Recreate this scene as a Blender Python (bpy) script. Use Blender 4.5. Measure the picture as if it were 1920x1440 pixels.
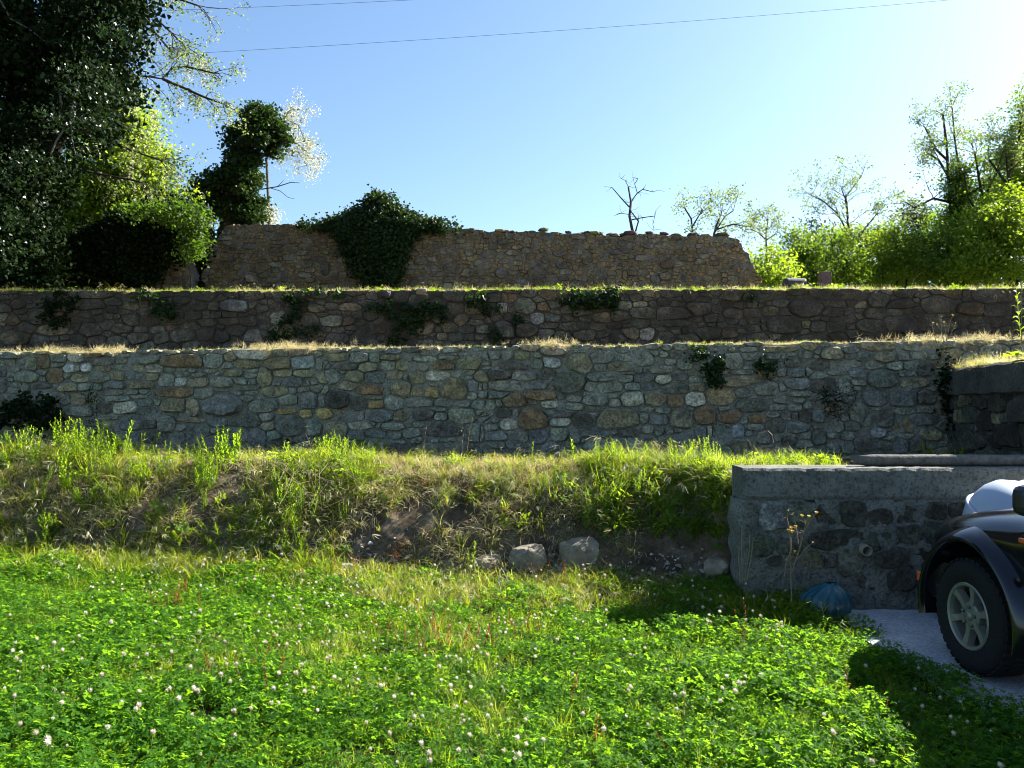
import bpy, bmesh, math, random
import numpy as np
from mathutils import Vector, Matrix, noise

for o in list(bpy.data.objects):
    bpy.data.objects.remove(o)
scene = bpy.context.scene
C = scene.collection
R = random.Random(7)
NR = np.random.default_rng(11)
rad = math.radians

# ------------------------------------------------------------------ camera
EYE, F, PITCH = 1.6, 1500.0, math.atan(40 / 1500)
cam = bpy.data.cameras.new('camera')
cam.sensor_width = 36.0
cam.lens = 36.0 * F / 1920
cam.clip_end = 2000
camo = bpy.data.objects.new('camera', cam)
C.objects.link(camo)
camo.location = (0, 0, EYE)
camo.rotation_euler = (math.pi / 2 + PITCH, 0, 0)
scene.camera = camo

# ------------------------------------------------------------------ sky, sun, exposure
SUN_AZ, SUN_EL = rad(60), rad(38)          # azimuth from +Y towards +X
w = bpy.data.worlds.new('World')
scene.world = w
w.use_nodes = True
nt = w.node_tree
nt.nodes.clear()
sky = nt.nodes.new('ShaderNodeTexSky')
sky.sky_type = 'NISHITA'
sky.sun_disc = False
sky.sun_elevation = SUN_EL
sky.sun_rotation = SUN_AZ
sky.altitude = 200
sky.air_density = 1.0
sky.dust_density = 1.2
sky.ozone_density = 1.0
bg = nt.nodes.new('ShaderNodeBackground')
bg.inputs['Strength'].default_value = 0.05
wo = nt.nodes.new('ShaderNodeOutputWorld')
tint = nt.nodes.new('ShaderNodeMix')
tint.data_type = 'RGBA'
tint.blend_type = 'MULTIPLY'
tint.inputs[0].default_value = 1.0
tint.inputs[7].default_value = (0.82, 0.94, 1.02, 1)      # the photograph's clear cyan sky
nt.links.new(sky.outputs[0], tint.inputs[6])
nt.links.new(tint.outputs[2], bg.inputs[0])
nt.links.new(bg.outputs[0], wo.inputs[0])
sd = bpy.data.lights.new('sun', 'SUN')
sd.energy = 5.0
sd.angle = rad(0.53)
sd.color = (1.0, 0.95, 0.86)
so = bpy.data.objects.new('sun', sd)
C.objects.link(so)
to_sun = Vector((math.sin(SUN_AZ) * math.cos(SUN_EL), math.cos(SUN_AZ) * math.cos(SUN_EL), math.sin(SUN_EL)))
so.rotation_euler = to_sun.to_track_quat('Z', 'Y').to_euler()
so.location = to_sun * 60
scene.view_settings.view_transform = 'Standard'
scene.view_settings.look = 'None'
scene.cycles.filter_width = 1.0
scene.view_settings.gamma = 1.0
scene.view_settings.exposure = 2.25
scene.view_settings.use_curve_mapping = False

# ------------------------------------------------------------------ helpers
cp, sp_ = math.cos(PITCH), math.sin(PITCH)


def W(px, py, d):
    """point of the world on the plane y = d that the photograph shows at pixel (px, py)"""
    dx, dz = (px - 960) / F, (720 - py) / F
    vy, vz = cp - dz * sp_, sp_ + dz * cp
    t = d / vy
    return Vector((dx * t, d, EYE + vz * t))


def tag(o, label=None, cat=None, group=None, kind=None):
    if label: o['label'] = label
    if cat: o['category'] = cat
    if group: o['group'] = group
    if kind: o['kind'] = kind
    return o


def empty(name, loc=(0, 0, 0), rz=0.0):
    o = bpy.data.objects.new(name, None)
    o.empty_display_size = 0.1
    C.objects.link(o)
    o.location = loc
    o.rotation_euler = (0, 0, rz)
    return o


def link(name, me, mat, parent=None, smooth=False):
    if mat is not None:
        for m in (mat if isinstance(mat, (list, tuple)) else [mat]):
            me.materials.append(m)
    if smooth:
        me.polygons.foreach_set('use_smooth', [True] * len(me.polygons))
    o = bpy.data.objects.new(name, me)
    C.objects.link(o)
    if parent is not None:
        o.parent = parent
    return o


def obj(name, V, Fc, mat, parent=None, smooth=False):
    me = bpy.data.meshes.new(name)
    me.from_pydata([tuple(v) for v in V], [], Fc)
    me.update()
    return link(name, me, mat, parent, smooth)


def np_mesh(name, V, Fc, rnd=None):
    me = bpy.data.meshes.new(name)
    V = np.asarray(V, dtype=np.float32)
    Fc = np.asarray(Fc, dtype=np.int32)
    k = Fc.shape[1]
    me.vertices.add(len(V))
    me.vertices.foreach_set('co', V.ravel())
    me.loops.add(Fc.size)
    me.loops.foreach_set('vertex_index', Fc.ravel())
    me.polygons.add(len(Fc))
    me.polygons.foreach_set('loop_start', np.arange(0, Fc.size, k, dtype=np.int32))
    if rnd is not None:
        a = me.attributes.new('rnd', 'FLOAT', 'POINT')
        a.data.foreach_set('value', np.asarray(rnd, dtype=np.float32))
    me.update(calc_edges=True)
    return me


class MB:
    def __init__(s):
        s.V, s.F = [], []

    def add(s, V, Fc):
        b = len(s.V)
        s.V += [tuple(v) for v in V]
        s.F += [tuple(i + b for i in f) for f in Fc]

    def box(s, a, b):
        x0, y0, z0 = a
        x1, y1, z1 = b
        s.add([(x0, y0, z0), (x1, y0, z0), (x1, y1, z0), (x0, y1, z0), (x0, y0, z1), (x1, y0, z1), (x1, y1, z1), (x0, y1, z1)],
              [(0, 3, 2, 1), (4, 5, 6, 7), (0, 1, 5, 4), (1, 2, 6, 5), (2, 3, 7, 6), (3, 0, 4, 7)])

    def tube(s, pts, rs, n=6, cap=True):
        pts = [Vector(p) for p in pts]
        if not hasattr(rs, '__len__'):
            rs = [rs] * len(pts)
        rings = []
        up = Vector((0.3, 0.2, 1)).normalized()
        for i, p in enumerate(pts):
            t = (pts[min(i + 1, len(pts) - 1)] - pts[max(i - 1, 0)])
            t = t.normalized() if t.length > 1e-9 else Vector((0, 0, 1))
            a = t.cross(up)
            if a.length < 1e-3:
                a = t.cross(Vector((1, 0, 0)))
            a.normalize()
            b = t.cross(a)
            rings.append([p + (a * math.cos(2 * math.pi * k / n) + b * math.sin(2 * math.pi * k / n)) * rs[i] for k in range(n)])
        V = [v for r in rings for v in r]
        Fc = []
        for i in range(len(pts) - 1):
            for k in range(n):
                k2 = (k + 1) % n
                Fc.append((i * n + k, i * n + k2, (i + 1) * n + k2, (i + 1) * n + k))
        if cap:
            Fc.append(tuple(range(n - 1, -1, -1)))
            Fc.append(tuple(range((len(pts) - 1) * n, len(pts) * n)))
        s.add(V, Fc)

    def lathe(s, prof, n, origin=(0, 0, 0), axis='z', close=False):
        """prof: list of (radius, height)"""
        V = []
        for r, h in prof:
            for k in range(n):
                a = 2 * math.pi * k / n
                c, q = r * math.cos(a), r * math.sin(a)
                v = (c, q, h) if axis == 'z' else (h, c, q)
                V.append(tuple(v[i] + origin[i] for i in range(3)))
        Fc = []
        m = len(prof)
        for i in range(m if close else m - 1):
            j = (i + 1) % m
            for k in range(n):
                k2 = (k + 1) % n
                Fc.append((i * n + k, i * n + k2, j * n + k2, j * n + k))
        s.add(V, Fc)

    def build(s, name, mat, parent=None, smooth=False):
        return obj(name, s.V, s.F, mat, parent, smooth)


def nz(x, y, z=0.0):
    return noise.noise(Vector((x, y, z)))


# ------------------------------------------------------------------ materials
def new_mat(name):
    m = bpy.data.materials.new(name)
    m.use_nodes = True
    n = m.node_tree
    n.nodes.clear()
    out = n.nodes.new('ShaderNodeOutputMaterial')
    return m, n, out


def N(n, t, **kw):
    x = n.nodes.new(t)
    for k, v in kw.items():
        setattr(x, k, v)
    return x


def principled(n, out, rough=0.8, spec=0.3, metal=0.0):
    b = N(n, 'ShaderNodeBsdfPrincipled')
    b.inputs['Roughness'].default_value = rough
    b.inputs['Specular IOR Level'].default_value = spec
    b.inputs['Metallic'].default_value = metal
    n.links.new(b.outputs[0], out.inputs[0])
    return b


def noise_tex(n, scale, detail=5, rough=0.6, vec=None, dist=0.0):
    t = N(n, 'ShaderNodeTexNoise')
    t.inputs['Scale'].default_value = scale
    t.inputs['Detail'].default_value = detail
    t.inputs['Roughness'].default_value = rough
    t.inputs['Distortion'].default_value = dist
    if vec is not None:
        n.links.new(vec, t.inputs['Vector'])
    return t


def ramp(n, fac, stops):
    r = N(n, 'ShaderNodeValToRGB')
    el = r.color_ramp.elements
    while len(el) < len(stops):
        el.new(0.5)
    for e, (p, c) in zip(el, stops):
        e.position = p
        e.color = (c, c, c, 1) if not hasattr(c, '__len__') else (*c, 1)
    n.links.new(fac, r.inputs[0])
    return r.outputs[0]


def mixc(n, a, b, fac, mode='MIX'):
    m = N(n, 'ShaderNodeMix', data_type='RGBA', blend_type=mode)
    for k, v in ((6, a), (7, b), (0, fac)):
        if hasattr(v, 'links'):
            n.links.new(v, m.inputs[k])
        elif k == 0:
            m.inputs[0].default_value = v
        else:
            m.inputs[k].default_value = (*v, 1)
    return m.outputs[2]


def bump(n, h, strength, dist):
    b = N(n, 'ShaderNodeBump')
    b.inputs['Strength'].default_value = strength
    b.inputs['Distance'].default_value = dist
    n.links.new(h, b.inputs['Height'])
    return b.outputs[0]


def geo_pos(n):
    return N(n, 'ShaderNodeNewGeometry').outputs['Position']


def simple(name, col, rough=0.6, spec=0.3, metal=0.0, var=0.12, scale=12, bmp=0.0):
    m, n, out = new_mat(name)
    b = principled(n, out, rough, spec, metal)
    t = noise_tex(n, scale, 5, 0.6, geo_pos(n))
    lo = tuple(c * (1 - var) for c in col)
    hi = tuple(min(1, c * (1 + var)) for c in col)
    n.links.new(ramp(n, t.outputs[0], [(0.3, lo), (0.7, hi)]), b.inputs['Base Color'])
    if bmp:
        n.links.new(bump(n, t.outputs[0], bmp, 0.02), b.inputs['Normal'])
    return m


def stone_mat(name, lichen=0.35, dark=0.0, spec=0.25, smear=0.6, smear_col=(0.34, 0.335, 0.275), warm=(1.12, 1.01, 0.87)):
    """colour of each stone comes from the object's own colour, blotches and lichen are laid over it"""
    m, n, out = new_mat(name)
    b = principled(n, out, 0.85, spec)
    pos = geo_pos(n)
    oi = N(n, 'ShaderNodeObjectInfo')
    t1 = noise_tex(n, 9, 6, 0.65, pos, 0.6)
    t2 = noise_tex(n, 38, 5, 0.7, pos)
    t3 = noise_tex(n, 16, 7, 0.75, pos, 1.0)
    c = mixc(n, oi.outputs['Color'], ramp(n, t1.outputs[0], [(0.3, 0.38), (0.5, 1.0), (0.7, 1.75)]), 1.0, 'MULTIPLY')
    c = mixc(n, c, ramp(n, t2.outputs[0], [(0.36, 0.35), (0.5, 1.0), (0.64, 1.6)]), 0.85, 'MULTIPLY')
    t5 = noise_tex(n, 5.0, 4, 0.6, pos)
    c = mixc(n, c, ramp(n, t5.outputs[0], [(0.35, (0.9, 0.96, 0.84)), (0.6, warm)]), 0.8, 'MULTIPLY')
    at = N(n, 'ShaderNodeAttribute', attribute_name='rim')
    mm = N(n, 'ShaderNodeMath', operation='MULTIPLY')
    n.links.new(at.outputs['Fac'], mm.inputs[0])
    n.links.new(ramp(n, t3.outputs[0], [(0.38, 0.0), (0.62, smear)]), mm.inputs[1])
    c = mixc(n, c, smear_col, mm.outputs[0])
    lf = ramp(n, t3.outputs[0], [(0.56, 0.0), (0.68, lichen)])
    c = mixc(n, c, (0.30, 0.31, 0.25), lf)
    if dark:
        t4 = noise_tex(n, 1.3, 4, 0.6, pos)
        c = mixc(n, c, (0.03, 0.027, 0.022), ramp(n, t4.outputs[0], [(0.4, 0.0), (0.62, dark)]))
    n.links.new(c, b.inputs['Base Color'])
    h = mixc(n, t2.outputs[0], t3.outputs[0], 0.5)
    n.links.new(bump(n, h, 1.0, 0.035), b.inputs['Normal'])
    return m


def mortar_mat(name, c1, c2, pits=True):
    m, n, out = new_mat(name)
    b = principled(n, out, 0.95, 0.15)
    pos = geo_pos(n)
    t1 = noise_tex(n, 3.5, 6, 0.65, pos)
    t2 = noise_tex(n, 45, 6, 0.75, pos)
    c = ramp(n, t1.outputs[0], [(0.3, c1), (0.7, c2)])
    c = mixc(n, c, ramp(n, t2.outputs[0], [(0.34, 0.2), (0.5, 1.0), (0.75, 1.4)]), 0.9, 'MULTIPLY')
    n.links.new(c, b.inputs['Base Color'])
    n.links.new(bump(n, t2.outputs[0], 0.9, 0.02), b.inputs['Normal'])
    return m


def leaf_mat(name, c1, c2, tc, tw=0.45, rough=0.5, spec=0.3, inst=False, c3=None):
    """c1..c2 leaf reflectance, tc light that passes through"""
    m, n, out = new_mat(name)
    at = N(n, 'ShaderNodeAttribute', attribute_name='rnd')
    f = at.outputs['Fac']
    if inst:
        oi = N(n, 'ShaderNodeObjectInfo')
        a = N(n, 'ShaderNodeMath', operation='MULTIPLY_ADD')
        n.links.new(oi.outputs['Random'], a.inputs[0])
        a.inputs[1].default_value = 0.5
        b2 = N(n, 'ShaderNodeMath', operation='MULTIPLY')
        n.links.new(f, b2.inputs[0])
        b2.inputs[1].default_value = 0.5
        n.links.new(b2.outputs[0], a.inputs[2])
        f = a.outputs[0]
    stops = [(0.05, c1), (0.9, c2)] if c3 is None else [(0.05, c1), (0.6, c2), (0.95, c3)]
    c = ramp(n, f, stops)
    p = N(n, 'ShaderNodeBsdfPrincipled')
    p.inputs['Roughness'].default_value = rough
    p.inputs['Specular IOR Level'].default_value = spec
    n.links.new(c, p.inputs['Base Color'])
    t = N(n, 'ShaderNodeBsdfTranslucent')
    k = tuple(a / max(b, 1e-4) for a, b in zip(tc, c2))
    cc = mixc(n, c, (1, 1, 1), 0.0)
    vm = N(n, 'ShaderNodeVectorMath', operation='MULTIPLY')
    n.links.new(cc, vm.inputs[0])
    vm.inputs[1].default_value = k
    n.links.new(vm.outputs[0], t.inputs[0])
    mx = N(n, 'ShaderNodeMixShader')
    mx.inputs[0].default_value = tw
    n.links.new(p.outputs[0], mx.inputs[1])
    n.links.new(t.outputs[0], mx.inputs[2])
    n.links.new(mx.outputs[0], out.inputs[0])
    return m


def ground_mat(name, stops, scale=2.0, fine=40, bmp=0.7):
    m, n, out = new_mat(name)
    b = principled(n, out, 0.95, 0.1)
    pos = geo_pos(n)
    t1 = noise_tex(n, scale, 6, 0.65, pos)
    t2 = noise_tex(n, fine, 6, 0.75, pos)
    c = ramp(n, t1.outputs[0], stops)
    c = mixc(n, c, ramp(n, t2.outputs[0], [(0.3, 0.4), (0.7, 1.4)]), 0.9, 'MULTIPLY')
    n.links.new(c, b.inputs['Base Color'])
    n.links.new(bump(n, t2.outputs[0], bmp, 0.03), b.inputs['Normal'])
    return m


M = {}
M['stone'] = stone_mat('fieldstone', 0.35)
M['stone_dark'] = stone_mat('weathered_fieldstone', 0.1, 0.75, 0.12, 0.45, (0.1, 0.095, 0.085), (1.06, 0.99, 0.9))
M['stone_ruin'] = stone_mat('ruin_stone', 0.15, 0.45, 0.15, 0.6, (0.165, 0.152, 0.128), (1.1, 1.0, 0.86))
M['stone_set'] = stone_mat('dark_set_stone', 0.08, 0.0, 0.2, 0.3, (0.12, 0.12, 0.105), (1.08, 1.0, 0.9))
M['mortar'] = mortar_mat('lime_mortar', (0.165, 0.163, 0.132), (0.295, 0.285, 0.235))
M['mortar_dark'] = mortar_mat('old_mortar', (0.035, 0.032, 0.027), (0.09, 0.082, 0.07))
M['mortar_ruin'] = mortar_mat('ruin_mortar', (0.08, 0.076, 0.068), (0.17, 0.161, 0.142))
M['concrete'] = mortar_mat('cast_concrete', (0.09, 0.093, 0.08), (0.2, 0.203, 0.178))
M['concrete_dark'] = mortar_mat('dark_concrete', (0.04, 0.042, 0.036), (0.1, 0.1, 0.085))  # darker concrete for the side wall
M['soil'] = ground_mat('bank_soil', [(0.3, (0.05, 0.036, 0.023)), (0.55, (0.1, 0.075, 0.048)), (0.72, (0.2, 0.165, 0.12))], 3, 30)
M['lawn'] = ground_mat('lawn_soil', [(0.35, (0.016, 0.022, 0.009)), (0.65, (0.035, 0.04, 0.016))], 3, 40)
M['terrace'] = ground_mat('dry_turf', [(0.35, (0.16, 0.12, 0.055)), (0.65, (0.3, 0.235, 0.12))], 4, 60)
M['field'] = ground_mat('meadow', [(0.35, (0.06, 0.075, 0.025)), (0.65, (0.13, 0.12, 0.05))], 1, 20)
M['drive'] = ground_mat('pale_concrete_paving', [(0.35, (0.36, 0.36, 0.37)), (0.6, (0.5, 0.5, 0.51))], 2.5, 60, 0.3)
M['bark'] = simple('bark', (0.034, 0.029, 0.024), 0.9, 0.1, var=0.4, scale=30, bmp=0.5)
M['bark_grey'] = simple('grey_bark', (0.11, 0.1, 0.09), 0.9, 0.1, var=0.3, scale=30, bmp=0.4)
M['stem'] = simple('dry_stem', (0.2, 0.15, 0.09), 0.8, 0.2, var=0.3, scale=40)
M['stem_green'] = simple('green_stem', (0.09, 0.11, 0.035), 0.7, 0.2, var=0.3, scale=40)
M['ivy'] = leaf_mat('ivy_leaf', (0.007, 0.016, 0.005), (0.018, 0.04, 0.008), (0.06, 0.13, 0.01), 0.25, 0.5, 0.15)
M['ivy_dark'] = leaf_mat('shaded_ivy_leaf', (0.004, 0.009, 0.004), (0.011, 0.022, 0.006), (0.015, 0.03, 0.004), 0.06, 0.7, 0.03)  # near-black leaf, deep shade of the ivy put into its colour
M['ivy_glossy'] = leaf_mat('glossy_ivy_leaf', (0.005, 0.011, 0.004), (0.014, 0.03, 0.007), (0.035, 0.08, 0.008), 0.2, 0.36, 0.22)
M['ivy_sun'] = leaf_mat('sunlit_ivy_leaf', (0.016, 0.034, 0.007), (0.042, 0.08, 0.011), (0.13, 0.24, 0.012), 0.42, 0.5, 0.15)  # lighter copy of the ivy leaf, sunlight put into its colour
M['locust'] = leaf_mat('locust_leaf', (0.05, 0.09, 0.01), (0.09, 0.135, 0.014), (0.34, 0.46, 0.018), 0.57, 0.5, 0.25)
M['locust_pale'] = leaf_mat('young_locust_leaf', (0.08, 0.11, 0.03), (0.12, 0.15, 0.05), (0.25, 0.32, 0.08), 0.5, 0.5, 0.25)
M['blossom'] = leaf_mat('locust_blossom', (0.45, 0.42, 0.28), (0.7, 0.66, 0.5), (0.7, 0.66, 0.45), 0.45, 0.7, 0.1)
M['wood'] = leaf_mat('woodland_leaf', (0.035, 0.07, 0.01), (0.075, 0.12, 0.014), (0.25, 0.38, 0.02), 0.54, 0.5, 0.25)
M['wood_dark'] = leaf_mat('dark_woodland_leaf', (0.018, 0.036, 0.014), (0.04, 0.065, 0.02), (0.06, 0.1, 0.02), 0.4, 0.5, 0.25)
M['far_leaf'] = leaf_mat('far_conifer_needle', (0.02, 0.035, 0.03), (0.035, 0.055, 0.045), (0.04, 0.07, 0.04), 0.3, 0.6, 0.2)
M['clover'] = leaf_mat('clover_leaf', (0.018, 0.07, 0.01), (0.055, 0.14, 0.012), (0.28, 0.5, 0.016), 0.53, 0.6, 0.06, True)
M['grass'] = leaf_mat('grass_blade', (0.05, 0.095, 0.01), (0.1, 0.14, 0.016), (0.45, 0.56, 0.02), 0.55, 0.55, 0.15, True)
M['grass_yellow'] = leaf_mat('yellowing_grass', (0.12, 0.14, 0.02), (0.24, 0.22, 0.05), (0.6, 0.56, 0.08), 0.52, 0.5, 0.25, True)
M['straw'] = leaf_mat('dry_straw', (0.38, 0.31, 0.14), (0.62, 0.55, 0.31), (0.64, 0.56, 0.29), 0.45, 0.55, 0.25, True)
M['seedhead'] = leaf_mat('brome_seedhead', (0.24, 0.24, 0.12), (0.45, 0.42, 0.27), (0.45, 0.42, 0.22), 0.4, 0.5, 0.25, True)
M['rust'] = leaf_mat('red_sorrel', (0.13, 0.035, 0.016), (0.26, 0.09, 0.03), (0.32, 0.11, 0.03), 0.4, 0.6, 0.2, True)
M['weed'] = leaf_mat('weed_leaf', (0.045, 0.1, 0.01), (0.085, 0.15, 0.016), (0.42, 0.56, 0.018), 0.55, 0.55, 0.15, True)
M['petal'] = leaf_mat('clover_floret', (0.55, 0.43, 0.33), (0.78, 0.74, 0.65), (0.6, 0.55, 0.45), 0.3, 0.7, 0.1, True)
M['yellow'] = leaf_mat('yellow_petal', (0.6, 0.42, 0.02), (0.75, 0.58, 0.03), (0.7, 0.5, 0.02), 0.35, 0.6, 0.2)
M['pipe'] = simple('grey_plastic_pipe', (0.2, 0.16, 0.12), 0.5, 0.4)
M['pipe_in'] = simple('pipe_inside', (0.012, 0.011, 0.01), 0.9, 0.1)
M['rock'] = simple('pale_rock', (0.2, 0.17, 0.125), 0.9, 0.2, var=0.45, scale=9, bmp=0.6)
M['gravel'] = simple('pale_rubble', (0.3, 0.29, 0.27), 0.9, 0.2, var=0.5, scale=18, bmp=0.5)
M['paint'] = simple('black_car_paint', (0.006, 0.006, 0.008), 0.12, 0.5, var=0.05)
M['trim'] = simple('black_plastic_trim', (0.012, 0.012, 0.013), 0.38, 0.45, var=0.2, scale=60)
M['rubber'] = simple('tyre_rubber', (0.012, 0.012, 0.012), 0.85, 0.2, var=0.3, scale=50)
M['alloy'] = simple('silver_alloy', (0.2, 0.2, 0.172), 0.45, 0.5, 0.5, var=0.08)
M['nut'] = simple('wheel_nut_steel', (0.2, 0.2, 0.2), 0.35, 0.5, 0.9)
M['amber'] = simple('amber_lens', (0.55, 0.1, 0.015), 0.25, 0.5)
M['lamp'] = simple('clear_lamp', (0.6, 0.62, 0.64), 0.15, 0.6)
M['redlens'] = simple('red_lens', (0.35, 0.012, 0.01), 0.2, 0.5)
M['chrome'] = simple('chrome', (0.6, 0.6, 0.6), 0.12, 0.5, 1.0)
M['glass'] = simple('dark_car_glass', (0.012, 0.014, 0.015), 0.04, 0.6, var=0.02)
M['shaded_white_plastic'] = simple('shaded_white_plastic', (0.3, 0.35, 0.43), 0.4, 0.4, var=0.04, scale=5)  # white plastic made darker and bluer, shade put into its colour
M['cream_plastic'] = simple('cream_plastic', (0.62, 0.64, 0.55), 0.45, 0.4, var=0.05, scale=5)
M['blue_plastic'] = simple('blue_plastic_film', (0.004, 0.06, 0.085), 0.35, 0.5, var=0.3, scale=25)
M['timber'] = simple('weathered_timber', (0.1, 0.095, 0.085), 0.9, 0.15, var=0.4, scale=22, bmp=0.5)
M['slate'] = simple('dark_slate', (0.045, 0.042, 0.05), 0.7, 0.25, var=0.4, scale=15, bmp=0.3)
M['redstone'] = simple('reddish_stone', (0.11, 0.075, 0.07), 0.85, 0.2, var=0.3, scale=20, bmp=0.3)
M['wire'] = simple('cable', (0.02, 0.02, 0.022), 0.6, 0.3)

# ------------------------------------------------------------------ scattering with geometry nodes (for what nobody could count)
_hidden = {}


def scatter(name, protos, pts, rot, scl, pick):
    """one object that draws copies of the prototype meshes on its points"""
    col = bpy.data.collections.new(name + '_source')
    for i, me in enumerate(protos):
        o = bpy.data.objects.new('%s_source_%02d' % (name, i), me)
        col.objects.link(o)
    me = bpy.data.meshes.new(name)
    pts = np.asarray(pts, dtype=np.float32)
    n = len(pts)
    me.vertices.add(n)
    me.vertices.foreach_set('co', pts.ravel())
    for nm, typ, dat in (('rot', 'FLOAT_VECTOR', rot), ('scl', 'FLOAT', scl), ('pick', 'INT', pick)):
        a = me.attributes.new(nm, typ, 'POINT')
        arr = np.asarray(dat, dtype=np.int32 if typ == 'INT' else np.float32).ravel()
        a.data.foreach_set('vector' if typ == 'FLOAT_VECTOR' else 'value', arr)
    me.update()
    o = bpy.data.objects.new(name, me)
    C.objects.link(o)
    g = bpy.data.node_groups.new(name + '_scatter', 'GeometryNodeTree')
    g.interface.new_socket('Geometry', in_out='INPUT', socket_type='NodeSocketGeometry')
    g.interface.new_socket('Geometry', in_out='OUTPUT', socket_type='NodeSocketGeometry')
    gi, go = g.nodes.new('NodeGroupInput'), g.nodes.new('NodeGroupOutput')
    ci = g.nodes.new('GeometryNodeCollectionInfo')
    ci.inputs['Collection'].default_value = col
    ci.inputs['Separate Children'].default_value = True
    ci.inputs['Reset Children'].default_value = True
    ip = g.nodes.new('GeometryNodeInstanceOnPoints')
    ip.inputs['Pick Instance'].default_value = True
    L = g.links.new
    L(gi.outputs[0], ip.inputs['Points'])
    L(ci.outputs[0], ip.inputs['Instance'])
    for nm, typ, sock in (('pick', 'INT', 'Instance Index'), ('rot', 'FLOAT_VECTOR', 'Rotation'), ('scl', 'FLOAT', 'Scale')):
        na = g.nodes.new('GeometryNodeInputNamedAttribute')
        na.data_type = typ
        na.inputs['Name'].default_value = nm
        L(na.outputs['Attribute'], ip.inputs[sock])
    L(ip.outputs[0], go.inputs[0])
    md = o.modifiers.new('scatter', 'NODES')
    md.node_group = g
    return o


def rot_mats(nrm, spin):
    """matrices whose z column is nrm and whose y column is turned by spin around it"""
    nrm = nrm / np.linalg.norm(nrm, axis=1, keepdims=True)
    ref = np.where(np.abs(nrm[:, 2:3]) > 0.95, np.array([[1.0, 0, 0]]), np.array([[0, 0, 1.0]]))
    a = np.cross(ref, nrm)
    a /= np.linalg.norm(a, axis=1, keepdims=True)
    b = np.cross(nrm, a)
    c, s = np.cos(spin)[:, None], np.sin(spin)[:, None]
    x = a * c + b * s
    y = -a * s + b * c
    return np.stack([x, y, nrm], axis=2)


LEAF_RHOMB = (np.array([(0, 0, 0), (0.32, 0.45, 0.07), (0, 1, -0.05), (-0.32, 0.45, 0.07)]), np.array([(0, 1, 2, 3)]))
LEAF_IVY = (np.array([(0, 0, 0), (0.5, 0.12, 0.08), (0.36, 0.5, 0.05), (0, 1.0, -0.1), (-0.36, 0.5, 0.05), (-0.5, 0.12, 0.08)]),
            np.array([(0, 1, 2, 3), (0, 3, 4, 5)]))
LEAF_LONG = (np.array([(0, 0, 0), (0.14, 0.4, 0.05), (0, 1, -0.12), (-0.14, 0.4, 0.05)]), np.array([(0, 1, 2, 3)]))


def leaves_mesh(name, P, nrm, spin, size, tmpl=LEAF_RHOMB):
    P = np.asarray(P, dtype=float)
    n = len(P)
    T, Fc = tmpl
    Rm = rot_mats(np.asarray(nrm, dtype=float), np.asarray(spin))
    V = np.einsum('nij,kj->nki', Rm, T) * np.asarray(size).reshape(-1, 1, 1) + P[:, None, :]
    k = len(T)
    Fa = (Fc[None] + (np.arange(n) * k)[:, None, None]).reshape(-1, Fc.shape[1])
    rnd = np.repeat(NR.random(n), k)
    return np_mesh(name, V.reshape(-1, 3), Fa, rnd)


# ------------------------------------------------------------------ ground
def sheet(name, xs, ys, zf, mat, label=None):
    V = [(x, y, zf(x, y)) for y in ys for x in xs]
    n = len(xs)
    Fc = [(j * n + i, j * n + i + 1, (j + 1) * n + i + 1, (j + 1) * n + i) for j in range(len(ys) - 1) for i in range(n - 1)]
    o = obj(name, V, Fc, mat, None, True)
    tag(o, label, None, None, 'structure')
    return o


def lin(a, b, n):
    return [a + (b - a) * i / (n - 1) for i in range(n)]


def y_bank(x):          # foot of the earth bank
    return 7.0 - 0.2 * x


def y_wall1(x):         # face of the lower wall
    return 9.7 - 0.17 * x


def z_lawn(x, y):
    v = y_bank(x) - y
    return 0.03 * nz(x * 0.7, y * 0.7) + 0.02 * nz(x * 2.1, y * 2.1) + max(0, 0.9 - v) * 0.12


LX = 2.4                # edge between lawn and paving
sheet('lawn', [-90, -40, -15] + lin(-9, LX + 0.05, 60), [-90, -30, -5] + lin(0, 9.2, 60), lambda x, y: z_lawn(x, y) if abs(x) < 12 and y > -1 else 0.0, M['lawn'])
sheet('paving', [LX] + lin(2.6, 12, 12) + [60], [-90, -20] + lin(-6, 6.6, 20), lambda x, y: 0.006 + 0.004 * nz(x, y), M['drive'])
BANK = [(-0.2, -0.03), (0, 0.05), (0.14, 0.2), (0.28, 0.36), (0.45, 0.52), (0.64, 0.68), (0.84, 0.82), (1.0, 0.91), (1.19, 0.965), (1.38, 0.99), (1.75, 1.0), (2.2, 1.0), (3.1, 1.0)]


def z_bank_scale(x):
    return 1.0 + 0.05 * nz(x * 0.6, 3.3)


def bank_point(x, k):
    """k in 0..len(BANK)-1 (may be fractional)"""
    i = min(int(k), len(BANK) - 2)
    f = k - i
    v = BANK[i][0] * (1 - f) + BANK[i + 1][0] * f
    z = BANK[i][1] * (1 - f) + BANK[i + 1][1] * f
    yb = y_bank(x) + 0.1 * nz(x * 1.1, 0.5)
    y = yb + v
    sc_ = min(1.0, max(0.1, (2.05 - x) / 0.55))
    if sc_ < 1:
        y = yb + (v * sc_ if v < 1.19 else 1.19 * sc_ + (v - 1.19) * (1.91 + 1.19 * (1 - sc_)) / 1.91)
        y = max(y, 6.40) if x > 1.85 else y
    bumpy = 0.09 * nz(x * 3.0, z * 3.5, 1.0) + 0.055 * nz(x * 8.0, z * 8.5, 4.0) + 0.02 * nz(x * 19.0, z * 19.0, 2.0)
    if 0.05 < z < 1.0:
        y += bumpy
    return Vector((x, y, z * z_bank_scale(x) + (0.025 * nz(x * 5, v * 7, 2) if z > 0.9 else 0)))


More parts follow.
